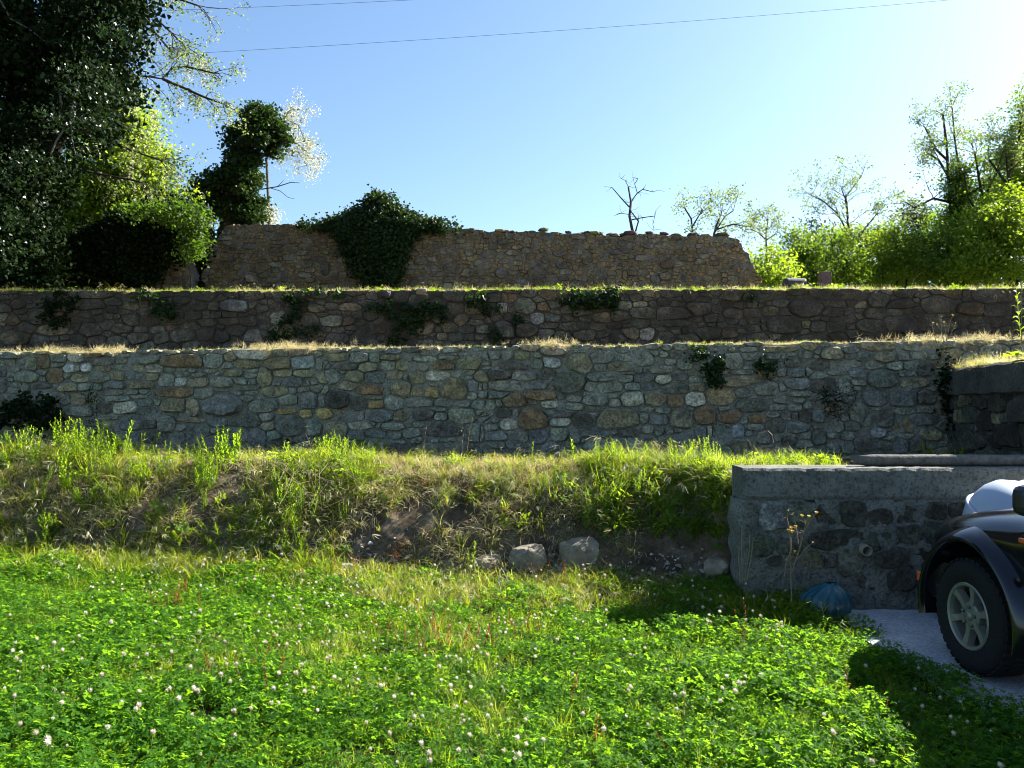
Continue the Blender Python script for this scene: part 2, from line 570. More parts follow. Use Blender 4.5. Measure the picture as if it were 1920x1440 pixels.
bxs = lin(-9.5, 7.5, 360) + [9, 12, 14]
bks = lin(0, len(BANK) - 1, 84)
V = [bank_point(x, k) for k in bks for x in bxs]
nb = len(bxs)
tag(obj('earth_bank', V, [(j * nb + i, j * nb + i + 1, (j + 1) * nb + i + 1, (j + 1) * nb + i) for j in range(len(bks) - 1) for i in range(nb - 1)], M['soil'], None, True),
    kind='structure')
Z1, Z2 = 2.3, 3.43


def y_wall2(x):
    return 12.8 - 0.02 * x


def terr(name, y0f, y1f, z, mat, x0, x1, ny):
    xs = lin(x0, x1, 130)
    V, n = [], len(xs)
    for j in range(ny):
        f = j / (ny - 1)
        for x in xs:
            y = y0f(x) * (1 - f) + y1f(x) * f
            V.append((x, y, z(x) + 0.02 * nz(x * 2.5, y * 2.5, 7) + 0.012 * nz(x * 9, y * 9, 3)))
    tag(obj(name, V, [(j * n + i, j * n + i + 1, (j + 1) * n + i + 1, (j + 1) * n + i) for j in range(ny - 1) for i in range(n - 1)], mat, None, True), kind='structure')


def ztop1(x):           # top of the lower wall
    return 2.325 + 0.022 * nz(x * 1.3, 1.1) + 0.018 * nz(x * 3.1, 9)


def ztop2(x):
    return 3.455 + 0.03 * nz(x * 0.9, 5.1) + 0.022 * nz(x * 2.7, 2)


terr('middle_terrace', lambda x: y_wall1(x) + 0.1, lambda x: y_wall2(x) + 0.2, lambda x: ztop1(x) - 0.015, M['terrace'], -10, 14, 14)
terr('upper_terrace', lambda x: y_wall2(x) + 0.1, lambda x: 21.0, lambda x: ztop2(x) - 0.015, M['terrace'], -12, 16, 24)
sheet('field', [-150, -60, -30] + lin(-16, 26, 30) + [60, 150], lin(20.8, 60, 20) + [120, 300], lambda x, y: 3.43 + 0.3 * nz(x * 0.1, y * 0.1) * min(1, (y - 20) / 10), M['field'])

# ------------------------------------------------------------------ rubble walls
COL = {'g': (0.19, 0.195, 0.16), 'l': (0.35, 0.335, 0.27), 'b': (0.145, 0.152, 0.145), 'B': (0.28, 0.30, 0.31), 'o': (0.215, 0.19, 0.12), 'n': (0.17, 0.112, 0.06),
       'k': (0.10, 0.092, 0.076), 'K': (0.045, 0.04, 0.033), 't': (0.24, 0.18, 0.135), 'w': (0.52, 0.51, 0.46), 'y': (0.28, 0.205, 0.08), 'G': (0.118, 0.125, 0.1), 'm': (0.215, 0.172, 0.1)}


def clip(poly, px, py, nx, ny):
    """keep the side where (p - P).n <= 0"""
    out = []
    n = len(poly)
    for i in range(n):
        a, b = poly[i], poly[(i + 1) % n]
        da = (a[0] - px) * nx + (a[1] - py) * ny
        db = (b[0] - px) * nx + (b[1] - py) * ny
        if da <= 0:
            out.append(a)
        if (da < 0 < db) or (db < 0 < da):
            t = da / (da - db)
            out.append((a[0] + (b[0] - a[0]) * t, a[1] + (b[1] - a[1]) * t))
    return out


def area_centroid(p):
    A = cx = cy = 0.0
    for i in range(len(p)):
        x0, y0 = p[i]
        x1, y1 = p[(i + 1) % len(p)]
        c = x0 * y1 - x1 * y0
        A += c
        cx += (x0 + x1) * c
        cy += (y0 + y1) * c
    A *= 0.5
    if abs(A) < 1e-9:
        return 0, p[0][0], p[0][1]
    return A, cx / (6 * A), cy / (6 * A)


def rounded(poly, rr, npts=11):
    """round the corners of the polygon and give it a fixed number of points"""
    for cut in (0.07, 0.2):
        q = []
        n = len(poly)
        for i in range(n):
            a, b = poly[i], poly[(i + 1) % n]
            q.append((a[0] * (1 - cut) + b[0] * cut, a[1] * (1 - cut) + b[1] * cut))
            q.append((a[0] * cut + b[0] * (1 - cut), a[1] * cut + b[1] * (1 - cut)))
        poly = q
    n = len(poly)
    seg = [math.hypot(poly[(i + 1) % n][0] - poly[i][0], poly[(i + 1) % n][1] - poly[i][1]) for i in range(n)]
    L = sum(seg)
    out, i, acc = [], 0, 0.0
    st = rr.random() * L / npts
    for k in range(npts):
        s = st + L * k / npts
        while i < n - 1 and acc + seg[i] < s:
            acc += seg[i]
            i += 1
        t = (s - acc) / max(seg[i], 1e-9)
        t = min(max(t, 0), 1)
        a, b = poly[i], poly[(i + 1) % n]
        out.append((a[0] + (b[0] - a[0]) * t, a[1] + (b[1] - a[1]) * t))
    return out


def seeds_fill(seeds, region, sizes, rr, tries, asp=(1.3, 2.6)):
    """drop more stones into the free places, large ones first; region(u, z) is True inside the wall face"""
    u0, u1, z0, z1 = region[1]
    g = 0.02
    W_, H_ = int((u1 - u0) / g) + 2, int((z1 - z0) / g) + 2
    occ = np.zeros((H_, W_), dtype=bool)
    for j in range(H_):
        for i in range(0, W_):
            if not region[0](u0 + i * g, z0 + j * g):
                occ[j, i] = True

    def mark(u, z, a, b, sh=0.85):
        i0, i1 = int((u - a * sh - u0) / g), int((u + a * sh - u0) / g) + 1
        j0, j1 = int((z - b * sh - z0) / g), int((z + b * sh - z0) / g) + 1
        i0, j0 = max(i0, 0), max(j0, 0)
        return occ[j0:j1, i0:i1]

    for s in seeds:
        m = mark(s[0], s[1], s[2], s[3])
        m[...] = True
    for (h, n) in zip(sizes, tries):
        for _ in range(n):
            b = h * rr.uniform(0.8, 1.2) / 2
            a = b * rr.uniform(*asp)
            u, z = rr.uniform(u0, u1), rr.uniform(z0, z1)
            m = mark(u, z, a, b, 0.8)
            if m.size and not m.any():
                mark(u, z, a, b, 0.85)[...] = True
                seeds.append((u, z, a, b, None))
    return seeds


def build_stones(parent, seeds, region, mat, rr, palette, bulge=0.03, gap=0.012, grow=1.3, grow_traced=1.08, limit=298, tone=1.0, topf=None, var=0.15, view=None, rest_mat=None, toward=None):
    S = seeds
    arr = np.array([s[:4] for s in S])
    polys = []
    for i, s in enumerate(S):
        u, z, a, b, c = s
        k = grow_traced if c else grow
        A, B = a * k, b * k
        poly = []
        rot = rr.gauss(0, 0.07)
        pw = rr.uniform(0.35, 0.6)
        nc = rr.randint(7, 10)
        th0 = rr.random() * 6.28
        for q in range(nc):
            th = th0 + 2 * math.pi * (q + rr.uniform(-0.32, 0.32)) / nc
            cx, sx = math.cos(th), math.sin(th)
            r = rr.uniform(0.92, 1.1)
            x = A * math.copysign(abs(cx) ** pw, cx) * r
            y = B * math.copysign(abs(sx) ** pw, sx) * r
            poly.append((u + x * math.cos(rot) - y * math.sin(rot), z + x * math.sin(rot) + y * math.cos(rot)))
        near = np.where((np.abs(arr[:, 0] - u) < arr[:, 2] + A + 0.2) & (np.abs(arr[:, 1] - z) < arr[:, 3] + B + 0.2))[0]
        for j in near:
            if j == i:
                continue
            u2, z2, a2, b2, c2 = S[j]
            du, dz = u2 - u, z2 - z
            if abs(du) < 1e-6 and abs(dz) < 1e-6:
                continue
            ri = 1 / math.sqrt((du / a) ** 2 + (dz / b) ** 2)
            rj = 1 / math.sqrt((du / a2) ** 2 + (dz / b2) ** 2)
            t = ri / (ri + rj)
            nx, ny = du / (a + a2) ** 2, dz / (b + b2) ** 2
            ln = math.hypot(nx, ny)
            nx, ny = nx / ln, ny / ln
            poly = clip(poly, u + du * t - nx * gap / 2, z + dz * t - ny * gap / 2, nx, ny)
            if len(poly) < 3:
                break
        if len(poly) < 3:
            continue
        if topf is not None:
            poly = [(x, min(y, topf(x))) for x, y in poly]
        A_, cx, cy = area_centroid(poly)
        if abs(A_) < 0.0009:
            continue
        polys.append((abs(A_), cx, cy, poly, c))
    polys.sort(key=lambda p: -p[0] * (1.0 if view is None or view(p[1], p[2]) else 0.001))
    rest = MB()
    restc = []
    for idx, (A_, cx, cy, poly, c) in enumerate(polys):
        np_ = 15 if A_ > 0.012 else (11 if A_ > 0.004 else 7)
        pl = rounded(poly, rr, np_)
        dep = bulge * rr.uniform(0.5, 1.3) * min(1.3, 0.5 + A_ * 12) * (rr.uniform(1.4, 2.0) if rr.random() < 0.15 else 1.0)
        tilt_x, tilt_z = rr.gauss(0, 0.08), rr.gauss(0, 0.1)
        Vv = []
        n = len(pl)
        sz = math.sqrt(A_)
        for (x, y) in pl:
            Vv.append((x - cx, 0.07, y - cy))
        for (x, y) in pl:
            jt = rr.uniform(0.94, 1.02)
            Vv.append(((x - cx) * jt, -dep * 0.35 + rr.gauss(0, 0.003), (y - cy) * jt))
        ins = rr.uniform(0.8, 0.92)
        for (x, y) in pl:
            f = ins * rr.uniform(0.93, 1.07)
            X, Y = (x - cx) * f, (y - cy) * f
            Vv.append((X, -dep + X * tilt_x + Y * tilt_z + rr.gauss(0, 0.05) * dep * 2, Y))
        Vv.append((rr.gauss(0, 0.12) * sz * 0.5, -dep * rr.uniform(0.95, 1.2), rr.gauss(0, 0.1) * sz * 0.5))
        Fc = []
        for r in range(2):
            for k in range(n):
                k2 = (k + 1) % n
                Fc.append((r * n + k, r * n + k2, (r + 1) * n + k2, (r + 1) * n + k))
        for k in range(n):
            Fc.append((2 * n + k, 2 * n + (k + 1) % n, 3 * n))
        rim = [1.0] * n + [1.0] * n + [0.3] * n + [0.0]
        code = c or rr.choice(palette)
        f = tone * rr.uniform(1 - var, 1 + var)
        colr = tuple(min(0.7, q * f * rr.uniform(0.96, 1.04)) for q in COL[code])
        if toward:
            colr = tuple(p_ * (1 - toward[1]) + q_ * toward[1] * f for p_, q_ in zip(colr, toward[0]))
        if idx < limit:
            o = obj('stone', Vv, Fc, mat, parent, False)
            o.location = (cx, rr.gauss(0, 0.3) * bulge - 0.012 * nz(cx * 1.2, cy * 2), cy)
            o.color = (*colr, 1)
            o.data.attributes.new('rim', 'FLOAT', 'POINT').data.foreach_set('value', rim)
        else:
            restc += rim
            rest.add([(v[0] + cx, v[1], v[2] + cy) for v in Vv], Fc)
    if rest.V:
        o = rest.build('small_stones', mat, parent, False)
        o['kind'] = 'stuff'
        o.data.attributes.new('rim', 'FLOAT', 'POINT').data.foreach_set('value', restc)
        o.color = (*(q * tone for q in COL[rest_mat or 'g']), 1)


def slab(name, u0, u1, zb, ztf, thick, mat, parent, nu, nzz, face=0.0, rough=0.012, keep=None):
    """wall core: an uneven face, a top and ends"""
    us = lin(u0, u1, nu)
    Vv, Fc = [], []

    def vid(i, j, back):
        return (1 if back else 0) * nu * nzz + j * nu + i

    for back in (0, 1):
        for j in range(nzz):
            for u in us:
                z = zb + (ztf(u) - zb) * j / (nzz - 1)
                y = thick if back else face + rough * nz(u * 7, z * 7, 5.5) + rough * 0.6 * nz(u * 19, z * 19, 1.5)
                Vv.append((u, y, z))
    for j in range(nzz - 1):
        for i in range(nu - 1):
            Fc.append((vid(i, j, 0), vid(i + 1, j, 0), vid(i + 1, j + 1, 0), vid(i, j + 1, 0)))
            Fc.append((vid(i, j, 1), vid(i, j + 1, 1), vid(i + 1, j + 1, 1), vid(i + 1, j, 1)))
    for i in range(nu - 1):
        Fc.append((vid(i, nzz - 1, 0), vid(i + 1, nzz - 1, 0), vid(i + 1, nzz - 1, 1), vid(i, nzz - 1, 1)))
    for j in range(nzz - 1):
        Fc.append((vid(0, j, 0), vid(0, j + 1, 0), vid(0, j + 1, 1), vid(0, j, 1)))
        Fc.append((vid(nu - 1, j, 0), vid(nu - 1, j, 1), vid(nu - 1, j + 1, 1), vid(nu - 1, j + 1, 0)))
    return obj(name, Vv, Fc, mat, parent)


class WallFrame:
    """a vertical wall face through point (x0, y0), running along direction ang"""

    def __init__(s, x0, y0, ang):
        s.o = Vector((x0, y0, 0))
        s.t = Vector((math.cos(ang), math.sin(ang), 0))
        s.n = Vector((math.sin(ang), -math.cos(ang), 0))
        s.ang = ang

    def px(s, px, py):
        d = Vector(W(px, py, 10.0)) - Vector((0, 0, EYE))
        e = Vector((0, 0, EYE))
        k = (s.o - e).dot(s.n) / d.dot(s.n)
        p = e + d * k
        return (p - s.o).dot(s.t), p.z

    def size(s, px, py, wpx, hpx):
        a = s.px(px - wpx / 2, py)
        b = s.px(px + wpx / 2, py)
        c = s.px(px, py - hpx / 2)
        d = s.px(px, py + hpx / 2)
        u, z = s.px(px, py)
        return u, z, (b[0] - a[0]) / 2, (c[1] - d[1]) / 2

    def world(s, u, v, z):
        """v is the distance in front of the face"""
        return s.o + s.t * u + s.n * v + Vector((0, 0, z))


def traced(frame, x0, y0, k, txt):
    out = []
    for tok in txt.split():
        c = tok[-1]
        x, y, w_, h_ = (float(q) for q in tok[:-1].split(','))
        u, z, a, b = frame.size(x0 + x / k, y0 + y / k, w_ / k, h_ / k)
        out.append((u, z, a, b, c))
    return out


WALL1 = [
    (0, 640, 6, "365,260,120,140o 500,230,130,180n 665,190,170,100g 850,185,160,90l 1070,155,240,40n 1370,165,180,40k 1185,225,220,80g 1370,220,120,60t 1650,215,260,90g 650,265,140,50o 790,305,130,90w 880,300,60,70n 975,295,110,90w 1165,310,160,60o 1355,295,200,65g 1560,300,140,100o 1735,305,180,100l 320,395,270,130g 490,350,110,60g 620,390,200,160n 910,415,210,90o 1120,415,210,110g 1330,390,150,100o 1510,380,190,80b 1710,400,150,80o 490,425,90,50o 290,520,80,100g 465,500,250,60k 630,505,60,60t 770,520,220,90o 960,520,150,90g 1290,490,250,90b 1600,490,280,80o 500,620,430,120g 890,650,200,130o 1000,580,150,60g 1290,570,240,70g 1480,570,190,50t 1580,625,190,45t 1340,645,270,60g 1640,690,170,90b 1770,690,80,60k 1185,755,180,110k 1410,750,240,130l 1660,790,190,90b 900,790,260,110g 1500,910,320,190b 1240,850,240,60g 1200,940,180,80o 1500,1090,150,150b 1740,1080,250,130k 1350,1060,150,120g 790,920,130,90b 20,340,90,110b 20,500,90,160b"),
    (300, 640, 6, "250,225,490,150n 600,220,200,150g 760,270,110,70o 990,255,330,100o 1320,255,290,130m 1600,240,250,130B 1795,255,80,130n 1870,270,80,90g 120,325,130,60t 250,320,130,40t 255,370,160,60t 370,330,100,50t 440,375,150,50t 570,335,160,40g 640,365,70,40l 805,355,230,70o 1050,335,140,50k 1030,385,140,60b 1180,400,150,190o 1380,360,210,80o 1620,365,240,90o 75,440,170,150g 235,460,140,90w 430,465,240,100o 700,460,260,110g 900,450,150,70g 1045,460,90,60l 1510,460,210,120b 1850,410,150,130o 190,580,390,110n 490,590,210,120g 700,545,180,30l 960,530,340,45g 880,585,90,40k 1030,580,150,50g 1290,570,300,120o 990,640,150,70l 1150,630,90,50g 1500,550,90,80g 1610,540,150,60g 1800,530,200,80o 1670,660,200,180b 1820,680,90,120o 1440,650,200,120g 1170,720,300,140g 140,720,270,180o 375,745,140,190o 710,720,460,250b 1420,790,240,60y 1640,815,130,100y 1850,815,180,120y 1200,850,160,80g 75,930,210,180g 350,880,340,60t 640,900,210,130b 960,890,350,160G 1450,940,300,240G 1220,960,180,90o 235,970,100,80g 520,1000,110,130g 400,1060,180,190g 200,1090,150,130g 620,1000,130,60b 1110,1100,200,230b 930,1050,150,150g 1290,1060,160,120g 1310,1150,150,90k 1745,970,180,190g 1520,1200,170,70l 1790,1120,90,100b"),
    (600, 640, 6, "195,175,250,90o 450,185,190,110g 615,185,120,100g 800,185,220,60o 1190,200,260,70l 1450,190,220,40k 1880,165,100,100g 290,285,260,70k 540,290,210,100o 760,275,160,110g 920,275,130,110o 1160,285,140,100b 1370,270,280,110n 1685,245,270,150o 1870,280,110,80g 75,275,60,90g 110,400,220,160g 255,350,80,25w 385,400,190,130o 620,410,210,140b 845,380,180,90o 960,400,50,80g 1085,400,190,140o 1320,390,280,110l 1560,370,150,80o 1690,350,110,60g 1840,395,230,120o 1650,410,170,50g 310,500,210,100o 45,540,100,110g 565,540,290,130n 755,560,80,80g 910,530,220,190o 1090,560,140,110o 1260,580,160,120y 1310,480,180,50b 1515,540,280,230m 1725,500,130,130b 1835,510,100,80o 190,660,260,180K 435,700,180,150k 615,635,240,40b 635,710,180,90y 835,695,220,170g 1110,690,330,90g 1410,690,260,90g 1630,705,120,70g 1720,615,110,80g 1860,600,150,80g 1820,710,230,110g 310,830,200,130t 465,840,80,100k 670,830,290,140b 915,840,160,110o 1160,820,250,130k 1340,765,160,50g 1360,845,150,80k 1600,835,320,170g 1815,810,120,60t 1860,880,150,60g 170,1010,260,230o 460,950,270,80l 660,945,60,60g 820,960,250,90g 1110,940,140,60l 1380,1000,390,180k 1740,1030,230,210g 400,1060,180,100b 620,1040,240,90b 1040,1030,200,110g 850,1060,140,80g 1090,1110,110,70l 1440,1110,180,50b 1290,1110,90,50b 1690,1170,90,70b"),
    (900, 640, 6, "125,160,200,90g 305,155,120,90g 470,160,170,90o 365,275,340,100k 70,275,120,70g 165,255,70,60g 640,250,160,100g 800,240,200,120B 1130,105,200,45k 1120,245,270,210o 1360,180,260,130g 1630,185,150,75o 1830,200,250,170g 1355,295,140,70l 1550,290,240,100o 1810,325,130,70o 1660,360,200,25l 170,385,350,110k 490,395,260,100g 755,375,190,120k 1010,460,370,230G 1240,510,130,110l 1380,405,340,100g 1640,415,160,80g 1850,420,220,90b 280,500,380,140g 30,510,100,80o 640,495,290,100b 1450,520,280,130g 1720,510,160,80b 680,605,350,110n 160,600,330,80b 380,665,250,150n 1070,645,170,80g 1290,670,290,120g 910,620,80,60b 1490,610,160,60b 1520,690,130,90g 1710,650,260,160l 80,715,180,110g 215,695,70,70o 590,685,100,40o 780,710,180,80l 1070,730,200,80g 1270,760,150,60l 250,800,190,110k 405,810,70,110k 115,815,70,50g 30,815,90,50t 600,880,310,250n 890,810,330,80b 1550,870,490,220o 910,910,220,90l 1170,905,220,190k 1280,830,110,60g 110,890,210,60g 125,970,150,80g 325,935,190,120l 20,1040,60,180g 185,1065,240,110b 450,1070,190,110g 340,1030,90,50g 655,1070,220,160b 890,1045,190,150g 1330,1040,450,80b 1680,1030,170,80k 1070,1080,130,140g 190,1165,180,80g 380,1160,160,90b 780,1190,200,100b 560,1170,90,50g 1010,1150,100,80g"),
    (1200, 620, 6, "265,265,100,70o 425,270,190,80k 345,350,130,70n 500,390,180,100g 800,215,200,50g 940,215,70,40n 1040,340,230,180g 1220,215,210,60g 1550,210,430,60o 1230,290,160,80g 1510,290,160,70g 1610,290,50,70l 1705,270,120,40l 1850,270,140,90k 1710,355,190,110k 1545,370,110,60g 240,440,270,80g 40,445,80,70o 1140,470,290,50b 940,470,110,50g 1210,415,170,35o 1385,490,180,110n 1590,470,110,90l 1760,475,220,100b 1900,470,80,110k 260,550,180,100l 450,520,160,90k 110,625,210,90b 620,550,150,80l 640,630,180,90o 1110,570,390,130o 400,650,300,140G 1770,600,290,130b 1420,650,290,150g 1600,640,80,90l 170,765,240,150o 400,790,180,140n 620,775,230,160l 905,740,320,190m 1175,700,190,120g 1265,835,350,150G 1540,860,190,80l 1590,780,170,90k 1800,715,240,70g 1790,780,150,70k 1880,840,90,90n 1740,860,150,80k 80,890,170,60l 250,900,180,70g 460,1000,260,210o 215,990,220,130b 40,980,110,120g 730,950,250,210n 1005,970,250,160n 1320,995,200,100n 1500,945,150,60o 1640,960,110,80l 1740,960,70,60o 1860,970,140,140k 1170,1010,90,90b 1290,1080,200,70g 1530,1080,240,160k 1780,1090,280,140b 910,1130,250,160G 680,1140,140,130b 1100,1130,160,150B 790,1130,70,130l 220,1140,110,100g 330,1130,100,80g 90,1110,130,90g 270,1230,160,140G 710,1250,170,80n 1220,1150,80,60o 1390,1220,150,110g 1550,1200,90,80g 1680,1230,180,120k 1860,1180,130,80o 530,1240,150,110b"),
    (1500, 620, 6, "370,260,230,140o 560,220,180,90k 710,285,180,100b 950,300,250,120o 555,290,120,60n 1170,290,130,80l 1330,280,200,80l 230,390,270,110k 560,380,330,80g 820,390,200,80g 1070,400,180,90g 640,480,180,90b 410,480,200,50t 200,510,230,70g 930,540,320,190G 650,585,170,70w 1140,490,60,70w 1290,590,310,110o 1410,450,200,120k 500,620,140,180g 840,760,270,180b 1150,760,310,170b 1430,750,200,150k 890,880,240,40l 660,920,200,220g 1430,890,200,80w 960,1000,200,180k 1170,1060,210,190m 760,1020,80,120B 880,1150,160,100B 1380,1000,300,130b 210,970,140,150b 500,980,90,80g 200,1070,120,70g 440,1080,110,120G 590,1070,180,110G 530,1180,150,100k 210,1200,140,160G 700,1270,200,150k 960,1290,160,100l 1310,1300,170,150k 540,1310,130,140g 1130,1300,150,150b"),
]
WALL2 = [
    (0, 520, 4, "1770,215,210,80B 20,300,80,60l 740,310,60,40w 300,480,130,90b 1375,440,200,100g 1660,445,120,80k 1435,510,120,60g 1570,520,130,60k 1095,530,120,90b 1220,455,100,80k 910,385,140,70k 1040,460,150,80k 1230,125,130,50k 920,130,110,50k 1440,360,110,50o 1550,340,140,50k 1730,330,150,60k 310,548,60,30l 1480,210,130,70k 1285,348,140,18g 200,115,80,35k 1760,520,150,70b 990,320,120,80k 1740,130,110,40k"),
    (440, 520, 4, "140,440,130,90w 320,300,110,100l 535,340,200,160k 730,325,180,90l 860,225,150,60o 610,235,140,60m 945,340,70,40l 1095,375,110,90n 850,330,90,50n 760,465,180,90k 895,480,70,40g 860,530,140,60k 520,530,140,90n 1380,170,160,110g 1435,380,130,90t 1245,305,50,50B 1615,380,110,70o 1740,390,130,60k 1860,390,100,60g 1560,445,80,50o 1660,445,130,60b 1425,495,130,60g 1550,500,130,50o 1740,505,140,50k 1095,455,60,40g 1045,440,40,40n 1020,495,120,70b 1810,340,120,40g 1700,320,100,80t 1650,230,130,90k 1790,235,120,80o 410,470,140,60k 210,320,90,60t 1125,125,110,60k 1375,105,90,50k 660,280,120,30o"),
    (880, 520, 4, "415,215,140,110g 250,230,80,60l 310,235,50,60o 510,310,110,80B 265,390,130,120g 620,305,110,60b 600,360,130,40k 780,370,220,70k 690,450,150,80k 580,425,110,60b 430,400,130,100k 1170,205,90,70g 1280,200,110,40l 290,150,120,60n 1335,425,100,90w 870,430,180,80k 1380,345,50,50l 990,300,150,70o 960,370,110,50o 515,165,80,40t 205,305,80,40k 430,315,50,50l 1560,340,210,50k 1250,155,90,50k"),
    (1320, 520, 4, "1170,210,80,45l 1870,120,140,80n 560,115,80,45o 500,250,110,60o"),
]
WALLC = [(1370, 850, 4.8, "370,560,210,270B 735,380,150,110K 1160,340,120,90K 1385,340,120,130b 1550,400,180,80k 1850,350,140,150B 620,540,220,220g 870,560,200,240k 1100,550,230,220k 1345,570,180,140k 1590,540,170,180k 1850,520,170,180k 950,770,470,180k 1330,800,220,190G 1620,730,220,170G 1830,700,190,210G 290,830,190,190G 540,840,240,130g 740,960,200,150o 1080,950,240,260g 1455,930,310,190k 1720,960,220,270K 890,960,120,120k 1240,940,80,110b 1250,1150,230,150k 1540,1130,260,180k 1800,1180,200,100k 400,960,120,90k 2080,700,180,150k 2080,880,200,160K 2040,520,160,140k 2280,620,200,170b 2250,840,220,180k 2480,720,210,190G 2470,930,220,170k 2050,1060,210,150k 2280,1040,220,150k")]

# --- lower wall
W1 = WallFrame(0, 9.7, math.atan(-0.17))
wall = empty('stone_wall', W1.o, W1.ang)
tag(wall, 'lowest long wall of grey green fieldstones and pale mortar behind the weedy bank', 'wall')
U0, U1 = -9.4, 11.0
t1 = lambda u: ztop1(W1.world(u, 0, 0).x)
slab('mortar_bed', U0, U1, 0.6, lambda u: t1(u) - 0.02, 0.45, M['mortar'], wall, 420, 44, 0.014, 0.035)
seeds = []
for (x0, y0, k, txt) in WALL1:
    seeds += traced(W1, x0, y0, k, txt)
seeds = seeds_fill(seeds, (lambda u, z: True, (U0, U1, 0.92, 2.33)), (0.22, 0.16, 0.11, 0.075, 0.05), R, (200, 500, 1200, 2600, 4500))
build_stones(wall, seeds, None, M['stone'], R, 'ggglbookt', 0.036, 0.010, 1.45, 1.13, 298, 1.08, t1, view=lambda u, z: -7.2 < u < 4.95 and z > 0.98)
pu, pz = W1.px(545, 826)
p = MB()
p.lathe([(0.042, 0.0), (0.042, 0.12), (0.034, 0.12), (0.034, 0.0)], 18, (0, 0, 0))
po = p.build('drain_pipe', M['pipe'], wall, True)
po.location, po.rotation_euler = (pu, 0.02, pz), (math.pi / 2, 0, 0)
p = MB()
p.lathe([(0.0005, 0.02), (0.034, 0.02)], 18)
pi_ = p.build('bore', M['pipe_in'], po)

# --- middle wall
W2 = WallFrame(0, 12.8, math.atan(-0.02))
wall = empty('stone_wall', W2.o, W2.ang)
tag(wall, 'dark weathered stone wall in the middle, between the lowest wall and the ruin', 'wall')
t2 = lambda u: ztop2(W2.world(u, 0, 0).x)
U0, U1 = -11.5, 14.0
slab('mortar_bed', U0, U1, 2.1, lambda u: t2(u) - 0.02, 0.45, M['mortar_dark'], wall, 300, 22, 0.006, 0.018)
seeds = []
for (x0, y0, k, txt) in WALL2:
    seeds += traced(W2, x0, y0, k, txt)
seeds = seeds_fill(seeds, (lambda u, z: True, (U0, U1, 2.3, 3.46)), (0.24, 0.17, 0.12, 0.085, 0.06), R, (260, 900, 2400, 4800, 6000))
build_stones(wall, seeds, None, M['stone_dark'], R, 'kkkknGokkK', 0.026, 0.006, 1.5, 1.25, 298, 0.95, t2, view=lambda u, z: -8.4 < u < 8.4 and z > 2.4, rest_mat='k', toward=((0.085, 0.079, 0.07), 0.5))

# --- ruin at the top
W3 = WallFrame(0, 17.1, 0.0)
PROF = [(372, 538), (380, 500), (395, 468), (412, 440), (425, 420), (560, 419), (700, 421), (860, 425), (905, 430), (930, 436), (1000, 432), (1130, 439), (1152, 444), (1180, 440), (1200, 437), (1300, 441), (1365, 443), (1386, 450), (1392, 454), (1393, 468), (1404, 474), (1407, 490), (1414, 494), (1418, 512), (1426, 520), (1432, 540)]
prof3 = [W3.px(*q) for q in PROF]


def top3(u):
    for (a, b) in zip(prof3, prof3[1:]):
        if a[0] <= u <= b[0]:
            f = (u - a[0]) / max(b[0] - a[0], 1e-6)
            return a[1] * (1 - f) + b[1] * f + 0.03 * nz(u * 5, 2.2) + 0.03 * nz(u * 13, 4.2)
    return 3.45


wall = empty('ruined_wall', W3.o, 0)
tag(wall, 'broken brown rubble wall of a ruin on the top terrace, ivy hanging over it', 'wall')
U0, U1 = prof3[0][0], prof3[-1][0]
slab('rubble_core', U0, U1, 3.3, lambda u: max(3.35, top3(u) - 0.02), 0.55, M['mortar_ruin'], wall, 260, 30, 0.0, 0.03)
RUIN = [(900, 360, 3, "285,365,60,40n 1045,410,70,40n 1040,270,40,20w 870,315,30,20w 1155,345,20,12w 955,408,30,12w 1040,475,70,45t 985,490,55,38b 815,470,25,50K 1145,490,25,60K 1465,500,22,36K 1555,465,50,20l 180,345,60,30g 320,400,60,35b 450,385,30,20w 690,410,30,40K 50,350,90,50o"),  # darkest stones stand for wall holes, shade of the recess put into colour
        (320, 360, 3, "1470,380,50,30l 1400,390,60,40g 1750,410,90,60l 1570,430,70,60k 1860,460,60,50k 440,430,80,40n 1590,240,110,60g 580,255,80,40g 560,205,60,40k 330,190,60,35k 870,430,50,80K 640,480,40,60K")]
seeds = []
for (x0, y0, k, txt) in RUIN:
    seeds += traced(W3, x0, y0, k, txt)
seeds = seeds_fill(seeds, (lambda u, z: z < top3(u) - 0.03, (U0, U1, 3.6, 5.5)), (0.13, 0.095, 0.07, 0.052), R, (60, 1500, 7000, 16000), (1.0, 2.6))
build_stones(wall, seeds, None, M['stone_ruin'], R, 'ookktgmlnogb', 0.035, 0.006, 1.5, 1.1, 298, 0.75, top3, view=None, rest_mat='m', toward=((0.165, 0.157, 0.145), 0.5))
# loose stones along the broken top
for k in range(44):
    u = R.uniform(prof3[8][0], prof3[17][0])
    s = R.uniform(0.05, 0.11)
    V, Fc = [], []
    bm = bmesh.new()
    bmesh.ops.create_icosphere(bm, subdivisions=1, radius=1)
    for v in bm.verts:
        q = 1 + 0.35 * nz(v.co.x * 1.5 + k, v.co.y * 1.5, v.co.z * 1.5)
        v.co = Vector((v.co.x * s * 1.5 * q, v.co.y * s * 1.3 * q, v.co.z * s * 0.6 * q))
    me = bpy.data.meshes.new('coping_stone')
    bm.to_mesh(me)
    bm.free()
    o = link('coping_stone', me, M['stone_ruin'], wall)
    o.location = (u, R.uniform(0.03, 0.4), top3(u) + s * 0.3)
    o.color = (*(q * R.uniform(0.5, 1.0) for q in COL[R.choice('kokg')]), 1)

# --- stub of the ruin on the left
W4 = WallFrame(0, 16.6, 0.0)
prof4 = [W4.px(*q) for q in [(60, 530), (110, 480), (200, 440), (240, 425), (330, 420), (345, 470), (356, 500), (360, 540)]]


